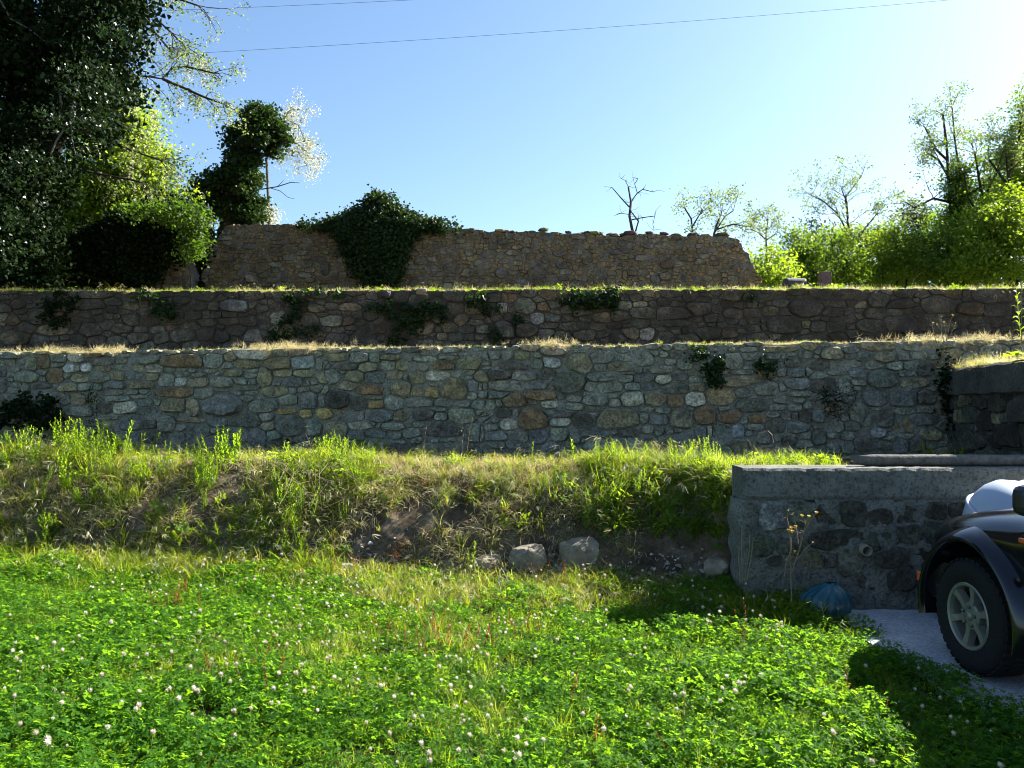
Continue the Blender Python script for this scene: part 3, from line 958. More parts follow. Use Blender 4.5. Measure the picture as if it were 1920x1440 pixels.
def top4(u):
    for (a, b) in zip(prof4, prof4[1:]):
        if a[0] <= u <= b[0]:
            f = (u - a[0]) / max(b[0] - a[0], 1e-6)
            return a[1] * (1 - f) + b[1] * f
    return 3.45


wall = empty('ruined_wall', W4.o, 0)
tag(wall, 'short stub of rubble wall left of the ruin, almost hidden under dark ivy', 'wall')
slab('rubble_core', prof4[0][0], prof4[-1][0], 3.3, lambda u: max(3.35, top4(u) - 0.02), 0.5, M['mortar_ruin'], wall, 80, 20, 0.0, 0.03)
seeds = seeds_fill([], (lambda u, z: z < top4(u) - 0.03 and u > W4.px(250, 500)[0], (prof4[0][0], prof4[-1][0], 3.6, 5.3)), (0.17, 0.12, 0.09), R, (40, 400, 1500), (1.2, 2.4))
build_stones(wall, seeds, None, M['stone_ruin'], R, 'ooktglmo', 0.035, 0.007, 1.5, 1.1, 120, 0.75, top4, rest_mat='m', toward=((0.165, 0.157, 0.145), 0.5))

# --- concrete wall beside the paving
WC = WallFrame(0, 6.3, 0.0)
wall = empty('retaining_wall', (0, 6.3, 0), 0)
tag(wall, 'concrete retaining wall with dark stones set in it, behind the black car', 'wall')
uc0 = WC.px(1393, 900)[0]
ztc = 1.105
prof_end = [(0.02, 0.0), (0.05, 0.3), (0.03, 0.62), (-0.02, 0.8), (0.0, 0.87), (0.0, 1.105)]
us = [uc0] + lin(uc0 + 0.03, uc0 + 3.6, 150) + lin(uc0 + 3.7, 7.0, 20)
zs = lin(-0.1, 0.86, 48)
Vv, Fc = [], []
nu = len(us)
for j, z in enumerate(zs):
    for i, u in enumerate(us):
        uu = u
        if i < 4:
            uu = u + (0.03 * nz(z * 6, i) - 0.03 * max(0, math.sin((z - 0.25) * 4.5))) * (1 - i / 4)
        Vv.append((uu, -0.006 + 0.02 * nz(u * 5, z * 5, 8) + 0.018 * nz(u * 13, z * 13, 3) + 0.01 * nz(u * 30, z * 30, 6) + (0.03 * (1 - i) if i < 1 else 0), z))
b0 = len(Vv)
for j, z in enumerate(zs):
    Vv.append((Vv[j * nu][0] - 0.02 + 0.02 * nz(z * 7, 3), 0.16 + 0.03 * nz(z * 8, 5), z))
    Vv.append((Vv[j * nu][0] + 0.02 * nz(z * 7, 9), 0.33, z))
    Vv.append((7.0, 0.33, z))
for j in range(len(zs) - 1):
    for i in range(nu - 1):
        Fc.append((j * nu + i, j * nu + i + 1, (j + 1) * nu + i + 1, (j + 1) * nu + i))
    a, b = b0 + j * 3, b0 + (j + 1) * 3
    Fc.append((a, j * nu, (j + 1) * nu, b))
    Fc.append((a + 1, a, b, b + 1))
    Fc.append((a + 2, a + 1, b + 1, b + 2))
obj('wall_body', Vv, Fc, M['concrete'], wall)
# coping beam cast on top
us = lin(uc0 + 0.004, 7.0, 260)
Vv, Fc = [], []
for i, u in enumerate(us):
    e = 0.03 * nz(u * 4, 1) + 0.045 * nz(u * 14, 2) - 0.05 * max(0, nz(u * 7, 5) - 0.3)
    f = -0.002 + 0.008 * nz(u * 3, 6) + 0.004 * nz(u * 11, 8)
    Vv += [(u, f + 0.012, 0.855), (u, f, 0.885 + 0.2 * e), (u, f + 0.004, ztc - 0.02 + 0.3 * e), (u, f + 0.02, ztc + 0.2 * e), (u, 0.32, ztc + 0.004), (u, 0.33, 0.85)]
for i in range(len(us) - 1):
    for k in range(6):
        k2 = (k + 1) % 6
        Fc.append((i * 6 + k, (i + 1) * 6 + k, (i + 1) * 6 + k2, i * 6 + k2))
Fc.append((5, 4, 3, 2, 1, 0))
obj('coping', Vv, Fc, M['concrete'], wall)
seeds = []
for (x0, y0, k, txt) in WALLC:
    seeds += traced(WC, x0, y0, k, txt)
build_stones(wall, seeds, None, M['stone_set'], R, 'kG', 0.026, 0.012, 1.0, 1.2, 298, 0.55, lambda u: 0.86)
pu, pz = WC.px(1618, 1027)
p = MB()
p.lathe([(0.042, 0.0), (0.042, 0.16), (0.035, 0.16), (0.035, 0.0)], 18, (0, 0, 0))
po = p.build('drain_pipe', M['pipe'], wall, True)
po.location, po.rotation_euler = (pu, 0.08, pz), (math.pi / 2 + 0.08, 0, 0)
p = MB()
p.lathe([(0.0005, 0.06), (0.035, 0.06)], 18)
p.build('bore', M['pipe_in'], po)

mb = MB()
mb.box((5.1, 6.95, 0.8), (14.0, 9.3, 1.97))
tag(mb.build('raised_ground', M['terrace']), kind='structure')

# --- return wall on the right
ang_r = math.atan(-0.17) - math.pi / 2
ur_ = W1.px(1778, 740)[0]
cx_, cy_ = W1.world(ur_, 0, 0).x, W1.world(ur_, 0, 0).y
WR = WallFrame(cx_, cy_, ang_r)
wall = empty('side_wall', WR.o, ang_r)
tag(wall, 'shaded side wall with a thick cap, joining the lowest stone wall at the right edge', 'wall')
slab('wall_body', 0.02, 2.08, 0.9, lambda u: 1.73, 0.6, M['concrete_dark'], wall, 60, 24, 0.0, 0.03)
seeds = seeds_fill([], (lambda u, z: True, (0.05, 2.05, 1.05, 1.67)), (0.2, 0.15, 0.1), R, (40, 120, 300))
build_stones(wall, seeds, None, M['stone_dark'], R, 'kKGko', 0.03, 0.014, 1.15, 1.1, 298, 0.7)
us = lin(0.0, 2.12, 40)
Vv, Fc = [], []
for u in us:
    e = 0.015 * nz(u * 4, 3.7)
    Vv += [(u, -0.02, 1.70 + e), (u, -0.055, 1.72 + e), (u, -0.05, 1.975 + e), (u, -0.02, 2.0 + e), (u, 0.62, 2.005), (u, 0.62, 1.70)]
for i in range(len(us) - 1):
    for k in range(6):
        k2 = (k + 1) % 6
        Fc.append((i * 6 + k, (i + 1) * 6 + k, (i + 1) * 6 + k2, i * 6 + k2))
Fc.append(tuple(range(len(Vv) - 6, len(Vv))))
Fc.append((5, 4, 3, 2, 1, 0))
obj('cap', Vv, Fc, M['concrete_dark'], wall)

# ------------------------------------------------------------------ small plants: prototype meshes
def blades(n, h, spread, lean, width, seg=3, droop=0.5, head=0.0, rr=R):
    """a tuft of n curved blades; returns V, F (quads), rnd, material index per face"""
    V, Fc, rn, mi = [], [], [], []
    for _ in range(n):
        a = rr.uniform(0, 6.283)
        rd = spread * math.sqrt(rr.random())
        base = Vector((math.cos(a) * rd, math.sin(a) * rd, -0.01))
        a2 = a + rr.gauss(0, 0.9)
        out = Vector((math.cos(a2), math.sin(a2), 0))
        side = Vector((-out.y, out.x, 0))
        H = h * rr.uniform(0.5, 1.15)
        l0 = lean * rr.uniform(0.2, 1.4)
        q = rr.random()
        w0 = width * rr.uniform(0.6, 1.3)
        b = len(V)
        p = base.copy()
        th = l0
        step = H / seg
        for s in range(seg + 1):
            f = s / seg
            ww = w0 * (1 - f * 0.92)
            V.append(p - side * ww)
            V.append(p + side * ww)
            rn += [q, q]
            p = p + (out * math.sin(th) + Vector((0, 0, 1)) * math.cos(th)) * step
            th += droop * rr.uniform(0.5, 1.5)
        for s in range(seg):
            Fc.append((b + 2 * s, b + 2 * s + 1, b + 2 * s + 3, b + 2 * s + 2))
            mi.append(0)
        if head and rr.random() < head:
            # drooping spikelets at the tip
            tip = p.copy()
            for k in range(rr.randint(3, 5)):
                bb = len(V)
                d = (out * rr.uniform(0.1, 0.9) + side * rr.gauss(0, 0.5) + Vector((0, 0, -rr.uniform(0.3, 1.0)))).normalized()
                L = h * rr.uniform(0.16, 0.3)
                s2 = d.cross(Vector((0.3, 0.5, 0.8))).normalized() * (0.0012 + L * 0.022)
                o = tip - (out * 0.3 + Vector((0, 0, 0.3))) * rr.random() * h * 0.2
                V += [o, o + d * L * 0.5 + s2, o + d * L, o + d * L * 0.5 - s2]
                rn += [rr.random()] * 4
                Fc.append((bb, bb + 1, bb + 2, bb + 3))
                mi.append(1)
    return V, Fc, rn, mi


def proto(name, parts, mats):
    V, Fc, rn, mi = parts
    me = np_mesh(name, [tuple(v) for v in V], Fc, rn)
    for m in mats:
        me.materials.append(m)
    me.polygons.foreach_set('material_index', np.asarray(mi, dtype=np.int32))
    return me


def clover_patch(n, r, hmin, hmax, size):
    V, Fc, rn, mi = [], [], [], []
    for _ in range(n):
        a, rd = R.uniform(0, 6.283), r * math.sqrt(R.random())
        c = Vector((math.cos(a) * rd, math.sin(a) * rd, R.uniform(hmin, hmax) * (1 - 0.35 * (rd / r) ** 2)))
        tilt = Vector((R.gauss(0, 0.6), R.gauss(0, 0.6), 1)).normalized()
        X = tilt.cross(Vector((0, 1, 0.1))).normalized()
        Y = tilt.cross(X)
        s = size * R.uniform(0.65, 1.25)
        sp0 = R.uniform(0, 6.283)
        q = R.random()
        for k in range(3):
            t = sp0 + k * 2.094
            d = X * math.cos(t) + Y * math.sin(t)
            e = X * -math.sin(t) + Y * math.cos(t)
            up = tilt
            b = len(V)
            V += [c, c + d * s * 0.45 + e * s * 0.42 + up * s * 0.16, c + d * s * 0.95 + e * s * 0.34 + up * s * 0.12, c + d * s * 0.98,
                  c + d * s * 0.95 - e * s * 0.34 + up * s * 0.12, c + d * s * 0.45 - e * s * 0.42 + up * s * 0.16]
            rn += [min(1, max(0, q + R.gauss(0, 0.08)))] * 6
            Fc += [(b, b + 1, b + 2, b + 3), (b, b + 3, b + 4, b + 5)]
            mi += [0, 0]
    return V, Fc, rn, mi


def flower_head():
    V, Fc, rn, mi = [], [], [], []
    H = R.uniform(0.11, 0.18)
    lean = Vector((R.gauss(0, 0.18), R.gauss(0, 0.18), 1)) * H
    side = Vector((0.0013, 0, 0))
    V += [Vector((0, 0, 0)) - side, Vector((0, 0, 0)) + side, lean + side, lean - side]
    rn += [0.4] * 4
    Fc.append((0, 1, 2, 3))
    mi.append(1)
    rH = 0.0096
    for k in range(34):
        z = 1 - 2 * (k + 0.5) / 34
        a = k * 2.39996
        q = math.sqrt(1 - z * z)
        d = Vector((q * math.cos(a), q * math.sin(a), z))
        s = d.cross(Vector((0.2, 0.4, 0.9))).normalized()
        t = d.cross(s)
        o = lean + d * rH * 0.4
        b = len(V)
        L, w_ = rH * R.uniform(0.8, 1.15), rH * 0.34
        V += [o - s * w_, o + t * w_ * 0.7, o + s * w_, o + d * L + Vector((0, 0, 0.002))]
        v = 0.9 if z > -0.2 else 0.1
        rn += [v] * 4
        Fc += [(b, b + 1, b + 3, b + 3), (b + 1, b + 2, b + 3, b + 3)]
        mi += [0, 0]
    Fc2, mi2 = [], []
    for f, m in zip(Fc, mi):
        if len(set(f)) == 3:
            b = len(V)
            V.append(V[f[3]] + (V[f[0]] - V[f[3]]) * 0.02)
            rn.append(rn[f[0]])
            f = (f[0], f[1], f[2], b)
        Fc2.append(f)
        mi2.append(m)
    return V, Fc2, rn, mi2


def leafy_stem(h, nl, ll, lw, up=0.6, rr=R, top_tuft=True, bend=0.1):
    """an upright stem closely set with narrow leaves"""
    V, Fc, rn, mi = [], [], [], []
    ax = Vector((rr.gauss(0, bend), rr.gauss(0, bend), 1))
    w_ = 0.0028
    V += [Vector((-w_, 0, 0)), Vector((w_, 0, 0)), ax * h + Vector((w_ * 0.4, 0, 0)), ax * h - Vector((w_ * 0.4, 0, 0))]
    Fc.append((0, 1, 2, 3))
    rn += [0.3] * 4
    mi.append(0)
    for k in range(nl):
        f = (k + rr.random()) / nl
        p = ax * h * (0.08 + 0.92 * f)
        a = k * 2.4 + rr.gauss(0, 0.3)
        out = Vector((math.cos(a), math.sin(a), 0))
        e = up * rr.uniform(0.5, 1.4) + 0.5 * f
        d = (out * math.cos(e) + Vector((0, 0, 1)) * math.sin(e)).normalized()
        s = Vector((-out.y, out.x, 0))
        L = ll * rr.uniform(0.7, 1.15) * (1.05 - 0.5 * f)
        W_ = lw * rr.uniform(0.8, 1.2) * (1.05 - 0.45 * f)
        b = len(V)
        m1 = p + d * L * 0.5 + Vector((0, 0, 0.01))
        tip = p + d * L - Vector((0, 0, L * 0.22))
        V += [p, m1 + s * W_ + Vector((0, 0, W_ * 0.4)), tip, m1 - s * W_ + Vector((0, 0, W_ * 0.4))]
        q = rr.random() * 0.7 + 0.3 * f
        rn += [q] * 4
        Fc.append((b, b + 1, b + 2, b + 3))
        mi.append(0)
    return V, Fc, rn, mi


def merge(*parts):
    V, Fc, rn, mi = [], [], [], []
    for (P, off, rz, mo) in parts:
        b = len(V)
        c, s = math.cos(rz), math.sin(rz)
        V += [Vector((v[0] * c - v[1] * s, v[0] * s + v[1] * c, v[2])) + Vector(off) for v in P[0]]
        Fc += [tuple(i + b for i in f) for f in P[1]]
        rn += P[2]
        mi += [m + mo for m in P[3]]
    return V, Fc, rn, mi


def herb(n, r, h, size):
    """a low broad leaved herb"""
    V, Fc, rn, mi = [], [], [], []
    for _ in range(n):
        a = R.uniform(0, 6.283)
        out = Vector((math.cos(a), math.sin(a), 0))
        s = Vector((-out.y, out.x, 0))
        p = out * R.uniform(0, r) + Vector((0, 0, R.uniform(0.1, 1) * h))
        L = size * R.uniform(0.6, 1.3)
        d = (out + Vector((0, 0, R.uniform(-0.2, 0.9)))).normalized()
        b = len(V)
        V += [p, p + d * L * 0.45 + s * L * 0.3 + Vector((0, 0, L * 0.1)), p + d * L - Vector((0, 0, L * 0.15)), p + d * L * 0.45 - s * L * 0.3 + Vector((0, 0, L * 0.1))]
        rn += [R.random()] * 4
        Fc.append((b, b + 1, b + 2, b + 3))
        mi.append(0)
    return V, Fc, rn, mi


P_clover = [proto('clover', clover_patch(110, 0.13, 0.02, 0.10, 0.0115), [M['clover']]) for _ in range(4)]
P_clover += [proto('clover', clover_patch(90, 0.12, 0.025, 0.12, 0.0135), [M['clover']]) for _ in range(3)]
P_flower = [proto('clover_flower', flower_head(), [M['petal'], M['stem_green']]) for _ in range(8)]
P_green = [proto('green_tuft', blades(26, R.uniform(0.13, 0.2), 0.05, 0.3, 0.0022, 3, 0.35), [M['grass']]) for _ in range(5)]
P_short = [proto('short_tuft', blades(24, 0.075, 0.05, 0.5, 0.0018, 3, 0.4), [M['grass']]) for _ in range(3)]
P_yellow = [proto('yellow_tuft', blades(30, R.uniform(0.16, 0.24), 0.05, 0.3, 0.0018, 3, 0.4, 0.15), [M['grass_yellow'], M['seedhead']]) for _ in range(4)]
P_brome = [proto('brome_tuft', blades(15, R.uniform(0.26, 0.36), 0.05, 0.35, 0.0016, 5, 0.38, 0.75), [M['grass_yellow'], M['seedhead']]) for _ in range(5)]
P_straw = [proto('straw_tuft', blades(24, R.uniform(0.12, 0.2), 0.07, 0.8, 0.0017, 3, 0.45, 0.1), [M['straw'], M['seedhead']]) for _ in range(4)]
P_hay = [proto('hay_tuft', blades(22, 0.085, 0.06, 1.05, 0.0019, 3, 0.35), [M['straw']]) for _ in range(4)]
P_bgreen = [proto('bank_tuft', blades(15, R.uniform(0.18, 0.28), 0.035, 0.4, 0.0035, 4, 0.4), [M['grass']]) for _ in range(5)]
P_byellow = [proto('bank_yellow_tuft', blades(14, R.uniform(0.2, 0.3), 0.035, 0.45, 0.0032, 4, 0.45, 0.2), [M['grass_yellow'], M['seedhead']]) for _ in range(5)]
P_bbrome = [proto('bank_brome', blades(9, R.uniform(0.28, 0.36), 0.03, 0.4, 0.0026, 5, 0.42, 0.6), [M['grass_yellow'], M['seedhead']]) for _ in range(6)]
P_bstraw = [proto('bank_straw', blades(14, R.uniform(0.18, 0.28), 0.05, 0.8, 0.0032, 4, 0.5, 0.15), [M['straw'], M['seedhead']]) for _ in range(5)]
P_rust = [proto('sorrel', leafy_stem(R.uniform(0.12, 0.22), 16, 0.022, 0.006, 0.8), [M['rust']]) for _ in range(3)]
P_rustgrass = [proto('red_tuft', blades(16, 0.17, 0.05, 0.6, 0.002, 3, 0.45), [M['rust']]) for _ in range(2)]
P_weed = [proto('weed', merge(*[(leafy_stem(R.uniform(0.18, 0.34), 30, 0.075, 0.0075), (R.gauss(0, 0.035), R.gauss(0, 0.035), 0), R.uniform(0, 6), 0) for _ in range(3)]), [M['weed']]) for _ in range(5)]
P_herb = [proto('herb', herb(26, 0.09, 0.10, 0.055), [M['weed']]) for _ in range(4)]


def scat(name, spec, label=None):
    """spec: list of (protos, [(point, scale, rot)])"""
    protos, pts, rot, scl, pick = [], [], [], [], []
    for ps, items in spec:
        b = len(protos)
        protos += ps
        for (p, s, r) in items:
            pts.append(tuple(p))
            rot.append(tuple(r))
            scl.append(s)
            pick.append(b + R.randrange(len(ps)))
    o = scatter(name, protos, pts, rot, scl, pick)
    tag(o, label, kind='stuff')
    return o


def rz(t=0.15):
    return (R.gauss(0, t), R.gauss(0, t), R.uniform(0, 6.283))


def fbm(x, y, s):
    return nz(x * s, y * s, 0.3) + 0.5 * nz(x * s * 2.1, y * s * 2.1, 5)


# --- lawn
clover, flowers, short, longer, rust, weeds, yellows = [], [], [], [], [], [], []
for _ in range(7000):
    x, y = R.uniform(-7.5, LX + 0.12), R.uniform(1.8, 7.9)
    if y > y_bank(x) - 0.12 or abs(x) > 0.75 * y + 1.0:
        continue
    z = z_lawn(x, y)
    d = fbm(x, y, 0.8)
    if x > LX - 0.1 and R.random() < 0.5:
        continue
    near_bank = y_bank(x) - y
    # taller yellow grass fringes the foot of the bank in the middle
    if near_bank < 0.75 and -1.3 < x < 1.2 and R.random() < 0.75:
        continue
    hgt = 0.95 + 0.5 * d + 0.35 * nz(x * 2.6, y * 2.6, 9) + (0.12 if x > 1.0 and y > 4 else 0)
    if nz(x * 1.9, y * 1.9, 4) < -0.42 and R.random() < 0.7:
        continue
    clover.append(((x, y, z - 0.01), max(0.6, hgt) * R.uniform(0.8, 1.2), rz(0.12)))
for _ in range(3600):
    x, y = R.uniform(-7, LX), R.uniform(1.8, 7.8)
    if y > y_bank(x) - 0.15 or abs(x) > 0.75 * y + 0.6:
        continue
    f = fbm(x + 9, y, 0.9)
    if R.random() < 0.42 + 0.8 * f:
        hg = 1.0 + 0.3 * fbm(x, y, 0.8)
        flowers.append(((x, y, z_lawn(x, y)), R.uniform(0.6, 1.15) * max(0.8, hg), rz(0.12)))
for _ in range(9000):
    x, y = R.uniform(-7.5, LX), R.uniform(1.8, 7.9)
    if y > y_bank(x) or abs(x) > 0.75 * y + 0.8:
        continue
    f = fbm(x, y + 4, 0.7)
    if f > -0.15 or R.random() < 0.4:
        (short if R.random() < 0.6 else longer).append(((x, y, z_lawn(x, y)), R.uniform(0.6, 1.05), rz(0.2)))
    if f > 0.2 and R.random() < 0.4:
        yellows.append(((x, y, z_lawn(x, y)), R.uniform(0.45, 0.75), rz(0.2)))
    if fbm(x - 3, y - 2, 1.3) > 0.42 and R.random() < 0.5:
        rust.append(((x, y, z_lawn(x, y)), R.uniform(0.6, 1.1), rz(0.2)))
scat('clover', [(P_clover, clover)], 'clover covering the lawn')
scat('clover_flowers', [(P_flower, flowers)], 'small white clover flower heads all over the lawn')
scat('lawn_grass', [(P_short, short), (P_green, longer), (P_yellow, yellows), (P_rust, rust)], 'grass mixed into the clover')

# --- foot of the bank: tall yellowing grass
foot = {'y': [], 'b': [], 'g': [], 's': [], 'r': []}
for _ in range(1500):
    x = R.uniform(-7.0, 1.9)
    v = R.uniform(-0.1, 0.75)
    y = y_bank(x) - v
    if x > 1.75 and y > 6.3:
        y = R.uniform(5.9, 6.3)
    mid = -1.5 < x < 1.6
    if not mid and v > 0.35 and R.random() < 0.85:
        continue
    p = (x, y, z_lawn(x, y))
    q = R.random()
    if mid:
        (foot['y'] if q < 0.5 else foot['b'] if q < 0.68 else foot['g'] if q < 0.88 else foot['s']).append((p, R.uniform(0.5, 1.0), rz(0.25)))
    elif x < -2.4:
        (foot['g'] if q < 0.6 else foot['y'] if q < 0.85 else foot['b']).append((p, R.uniform(0.5, 0.95), rz(0.25)))
    else:
        (foot['y'] if q < 0.4 else foot['s'] if q < 0.6 else foot['g'] if q < 0.85 else foot['r']).append((p, R.uniform(0.5, 0.85), rz(0.25)))
for _ in range(420):      # rank growth along the left foot
    x = R.uniform(-7.2, -1.6)
    p = (x, y_bank(x) - abs(R.gauss(0.12, 0.2)), 0)
    p = (p[0], p[1], z_lawn(p[0], p[1]))
    (foot['g'] if R.random() < 0.55 else foot['y'] if R.random() < 0.6 else foot['b']).append((p, R.uniform(0.75, 1.25), rz(0.25)))
for _ in range(90):      # dark tall grass in front of the concrete wall
    x, y = R.uniform(1.55, 2.35), R.uniform(5.75, 6.22)
    (foot['g'] if R.random() < 0.8 else foot['y']).append(((x, y, z_lawn(x, y)), R.uniform(0.7, 1.25), rz(0.2)))
scat('tall_grass', [(P_byellow, foot['y']), (P_bbrome, foot['b']), (P_bgreen, foot['g']), (P_bstraw, foot['s']), (P_rustgrass, foot['r'])], 'tall yellowing grass along the foot of the bank')

# --- on the bank
bk = {k: [] for k in 'ybgsrwh'}


def pick_kind(table):
    q = R.random() * sum(v for _, v in table)
    for k_, v in table:
        q -= v
        if q <= 0:
            return k_
    return table[-1][0]


def bank_clump(x, k, table, n, spread, smin, smax):
    kind = pick_kind(table)
    for _ in range(n):
        x2, k2 = x + R.gauss(0, spread), min(11.8, max(0.3, k + R.gauss(0, spread * 7)))
        if x2 > 1.95:
            continue
        p = bank_point(x2, k2)
        if k2 < 7:
            r = (R.gauss(0.55, 0.3), R.gauss(0, 0.25), R.gauss(0, 0.6))
        else:
            r = rz(0.28)
        kd = kind if R.random() < 0.75 else pick_kind(table)
        bk[kd].append((p, R.uniform(smin, smax), r))


T_LEFT = [('y', 24), ('b', 22), ('g', 20), ('s', 20), ('w', 8), ('h', 8), ('r', 2)]
T_EDGE_DRY = [('s', 46), ('y', 24), ('b', 10), ('g', 8), ('r', 7), ('h', 5)]
T_EDGE_GREEN = [('g', 40), ('y', 26), ('h', 16), ('w', 6), ('s', 10)]
T_FACE = [('b', 30), ('s', 36), ('y', 14), ('g', 5), ('h', 5), ('r', 10)]
T_BACK = [('g', 45), ('s', 25), ('h', 20), ('y', 10)]
for _ in range(560):      # left part: overgrown from top to foot
    x = R.uniform(-7.8, -2.2) if R.random() < 0.85 else R.uniform(-2.3, -1.5)
    bank_clump(x, R.uniform(0.8, 10.2), T_LEFT, R.randint(3, 6), 0.07, 0.5, 1.05)
for _ in range(330):      # turf edge
    x = R.uniform(-2.6, 1.95)
    dry = fbm(x + 5, 2, 0.9) > -0.25 and x < 0.95
    bank_clump(x, R.uniform(6.4, 9.8), T_EDGE_DRY if dry else T_EDGE_GREEN, R.randint(4, 7), 0.07, 0.45, 0.9)
for _ in range(60):       # taller growth at the left end and right of centre
    bank_clump(R.uniform(-7.2, -4.4), R.uniform(6.6, 9.2), [('g', 35), ('y', 30), ('w', 20), ('b', 15)], R.randint(3, 5), 0.08, 1.0, 1.5)
for _ in range(34):
    bank_clump(R.uniform(0.7, 1.75), R.uniform(7.2, 9.4), [('y', 40), ('b', 35), ('g', 25)], R.randint(2, 4), 0.06, 0.95, 1.4)
for _ in range(150):      # hanging over the edge
    x = R.uniform(-2.6, 1.6)
    dry = fbm(x + 5, 2, 0.9) > -0.25 and x < 0.95
    bank_clump(x, R.uniform(5.0, 6.6), T_EDGE_DRY if dry else T_EDGE_GREEN, R.randint(3, 5), 0.05, 0.5, 0.95)
for _ in range(150):      # scattered tufts on the bare face
    x = R.uniform(-2.6, 1.5)
    k = R.uniform(1.2, 5.6)
    if fbm(x, k * 0.3, 1.3) < -0.25 or (x > 0.85 and k < 4.6 and R.random() < 0.75):
        continue
    bank_clump(x, k, T_FACE, R.randint(2, 5), 0.045, 0.5, 1.0)
for _ in range(110):      # shaded strip behind, against the wall
    bank_clump(R.uniform(-7.5, 4.5), R.uniform(10.0, 11.7), T_BACK, R.randint(2, 4), 0.1, 0.35, 0.75)
for _ in range(240):     # green mat at the top right of the bank and beside the concrete wall
    x = R.uniform(0.7, 1.9)
    k = R.uniform(3.5, 9)
    p = bank_point(x, k)
    (bk['g'] if R.random() < 0.6 else bk['h']).append((p, R.uniform(0.6, 1.25), (R.gauss(0.5, 0.3), R.gauss(0, 0.2), R.gauss(0, 0.6))))
for _ in range(160):
    x, y = R.uniform(1.8, 2.85), R.uniform(6.68, 7.4)
    p = (x, y, 1.08)
    (bk['g'] if R.random() < 0.5 else bk['y'] if R.random() < 0.6 else bk['h']).append((p, R.uniform(0.4, 0.8), rz(0.2)))
scat('bank_grass', [(P_byellow, bk['y']), (P_bbrome, bk['b']), (P_bgreen, bk['g']), (P_bstraw, bk['s']), (P_rustgrass, bk['r'])], 'grass and straw tufts growing on the bank')
scat('bank_weeds', [(P_weed, bk['w']), (P_herb, bk['h'])], 'small leafy weeds growing on the bank')

# --- terraces
hay1, gr1 = [], []
for _ in range(5600):
    u = R.uniform(-8.8, 8.0)
    v = -abs(R.gauss(0, 0.2)) + 0.03
    p = W1.world(u, v, 0)
    p.z = ztop1(p.x) - 0.012
    thick = 0.6 + 0.9 * nz(u * 1.7, 4.4) + 0.4 * nz(u * 5.1, 8.8)
    if R.random() > thick:
        continue
    (hay1 if R.random() < 0.74 else gr1).append((p, R.uniform(0.25, 0.6), (R.gauss(0.25, 0.4), R.gauss(0, 0.35), R.uniform(0, 6.283)) if v < 0 else (R.gauss(1.0, 0.4), R.gauss(0, 0.3), R.gauss(0, 0.5))))
for (x0, x1, n) in ((-3.5, -2.2, 190), (0.1, 0.75, 60), (-5.8, -5.2, 90), (-6.9, -5.9, 90), (4.3, 6.0, 180)):   # thick mats hanging over the edge
    for _ in range(n):
        u = R.gauss((x0 + x1) / 2, (x1 - x0) * 0.33)
        p = W1.world(u, R.uniform(-0.15, 0.05), 0)
        p.z = ztop1(p.x) + R.uniform(-0.04, 0.04)
        hay1.append((p, R.uniform(0.5, 1.05), (R.gauss(0.7, 0.5), R.gauss(0, 0.4), R.gauss(0, 0.7))))
scat('dry_grass', [(P_hay, hay1), (P_short, gr1)], 'dry cut grass lying along the top of the lowest wall')
hay2, gr2, tall2, herb2 = [], [], [], []
for _ in range(3600):
    u = R.uniform(-10.8, 10)
    v = -abs(R.gauss(0, 0.4)) + 0.02
    p = W2.world(u, v, 0)
    p.z = ztop2(p.x) - 0.005
    g = fbm(u, 1.5, 0.7)
    q = R.random()
    if q < 0.42 - 0.3 * g:
        hay2.append((p, R.uniform(0.6, 1.3), (R.gauss(0.2, 0.4), R.gauss(0, 0.35), R.uniform(0, 6.283))))
    elif q < 0.9:
        gr2.append((p, R.uniform(0.6, 1.2), rz(0.3)))
    elif g > 0.05 and R.random() < 0.5:
        tall2.append((p, R.uniform(0.4, 0.85), rz(0.25)))
    elif R.random() < 0.4:
        herb2.append((p, R.uniform(0.4, 0.9), rz(0.3)))
scat('terrace_grass', [(P_hay, hay2), (P_short, gr2), (P_brome, tall2), (P_herb, herb2)], 'short grass along the top of the middle wall')

# ------------------------------------------------------------------ trees and creepers
def in_poly(x, y, P):
    c = False
    n = len(P)
    for i in range(n):
        x0, y0 = P[i]
        x1, y1 = P[(i + 1) % n]
        if (y0 > y) != (y1 > y) and x < (x1 - x0) * (y - y0) / (y1 - y0) + x0:
            c = not c
    return c


def poly_points(P, n, rr=R):
    xs, ys = [q[0] for q in P], [q[1] for q in P]
    out = []
    while len(out) < n:
        x, y = rr.uniform(min(xs), max(xs)), rr.uniform(min(ys), max(ys))
        if in_poly(x, y, P):
            out.append((x, y))
    return out


def clumped(centres, sig, per, flat=0.6):
    """leaf positions in clumps round the given centres"""
    Cn = np.array([tuple(c) for c in centres])
    P = np.repeat(Cn, per, axis=0)
    s = NR.uniform(0.5, 1.2, len(Cn)) * sig
    P = P + NR.normal(0, 1, P.shape) * np.repeat(s, per)[:, None] * np.array([1, 1, flat])
    return P


def leaf_normals(P, centre=None, up=0.6, outw=0.8, jit=0.7):
    n = NR.normal(0, jit, P.shape)
    n[:, 2] += up
    if centre is not None:
        d = P - np.array(tuple(centre))
        d /= np.linalg.norm(d, axis=1, keepdims=True) + 1e-6
        n += d * outw
    return n


def crown(name, parent, P, size, mat, tmpl=LEAF_RHOMB, centre=None, up=0.6, outw=0.8, jit=0.7, sv=0.35):
    me = leaves_mesh(name, P, leaf_normals(P, centre, up, outw, jit), NR.uniform(0, 6.283, len(P)), size * NR.uniform(1 - sv, 1 + sv, len(P)), tmpl)
    return link(name, me, mat, parent)


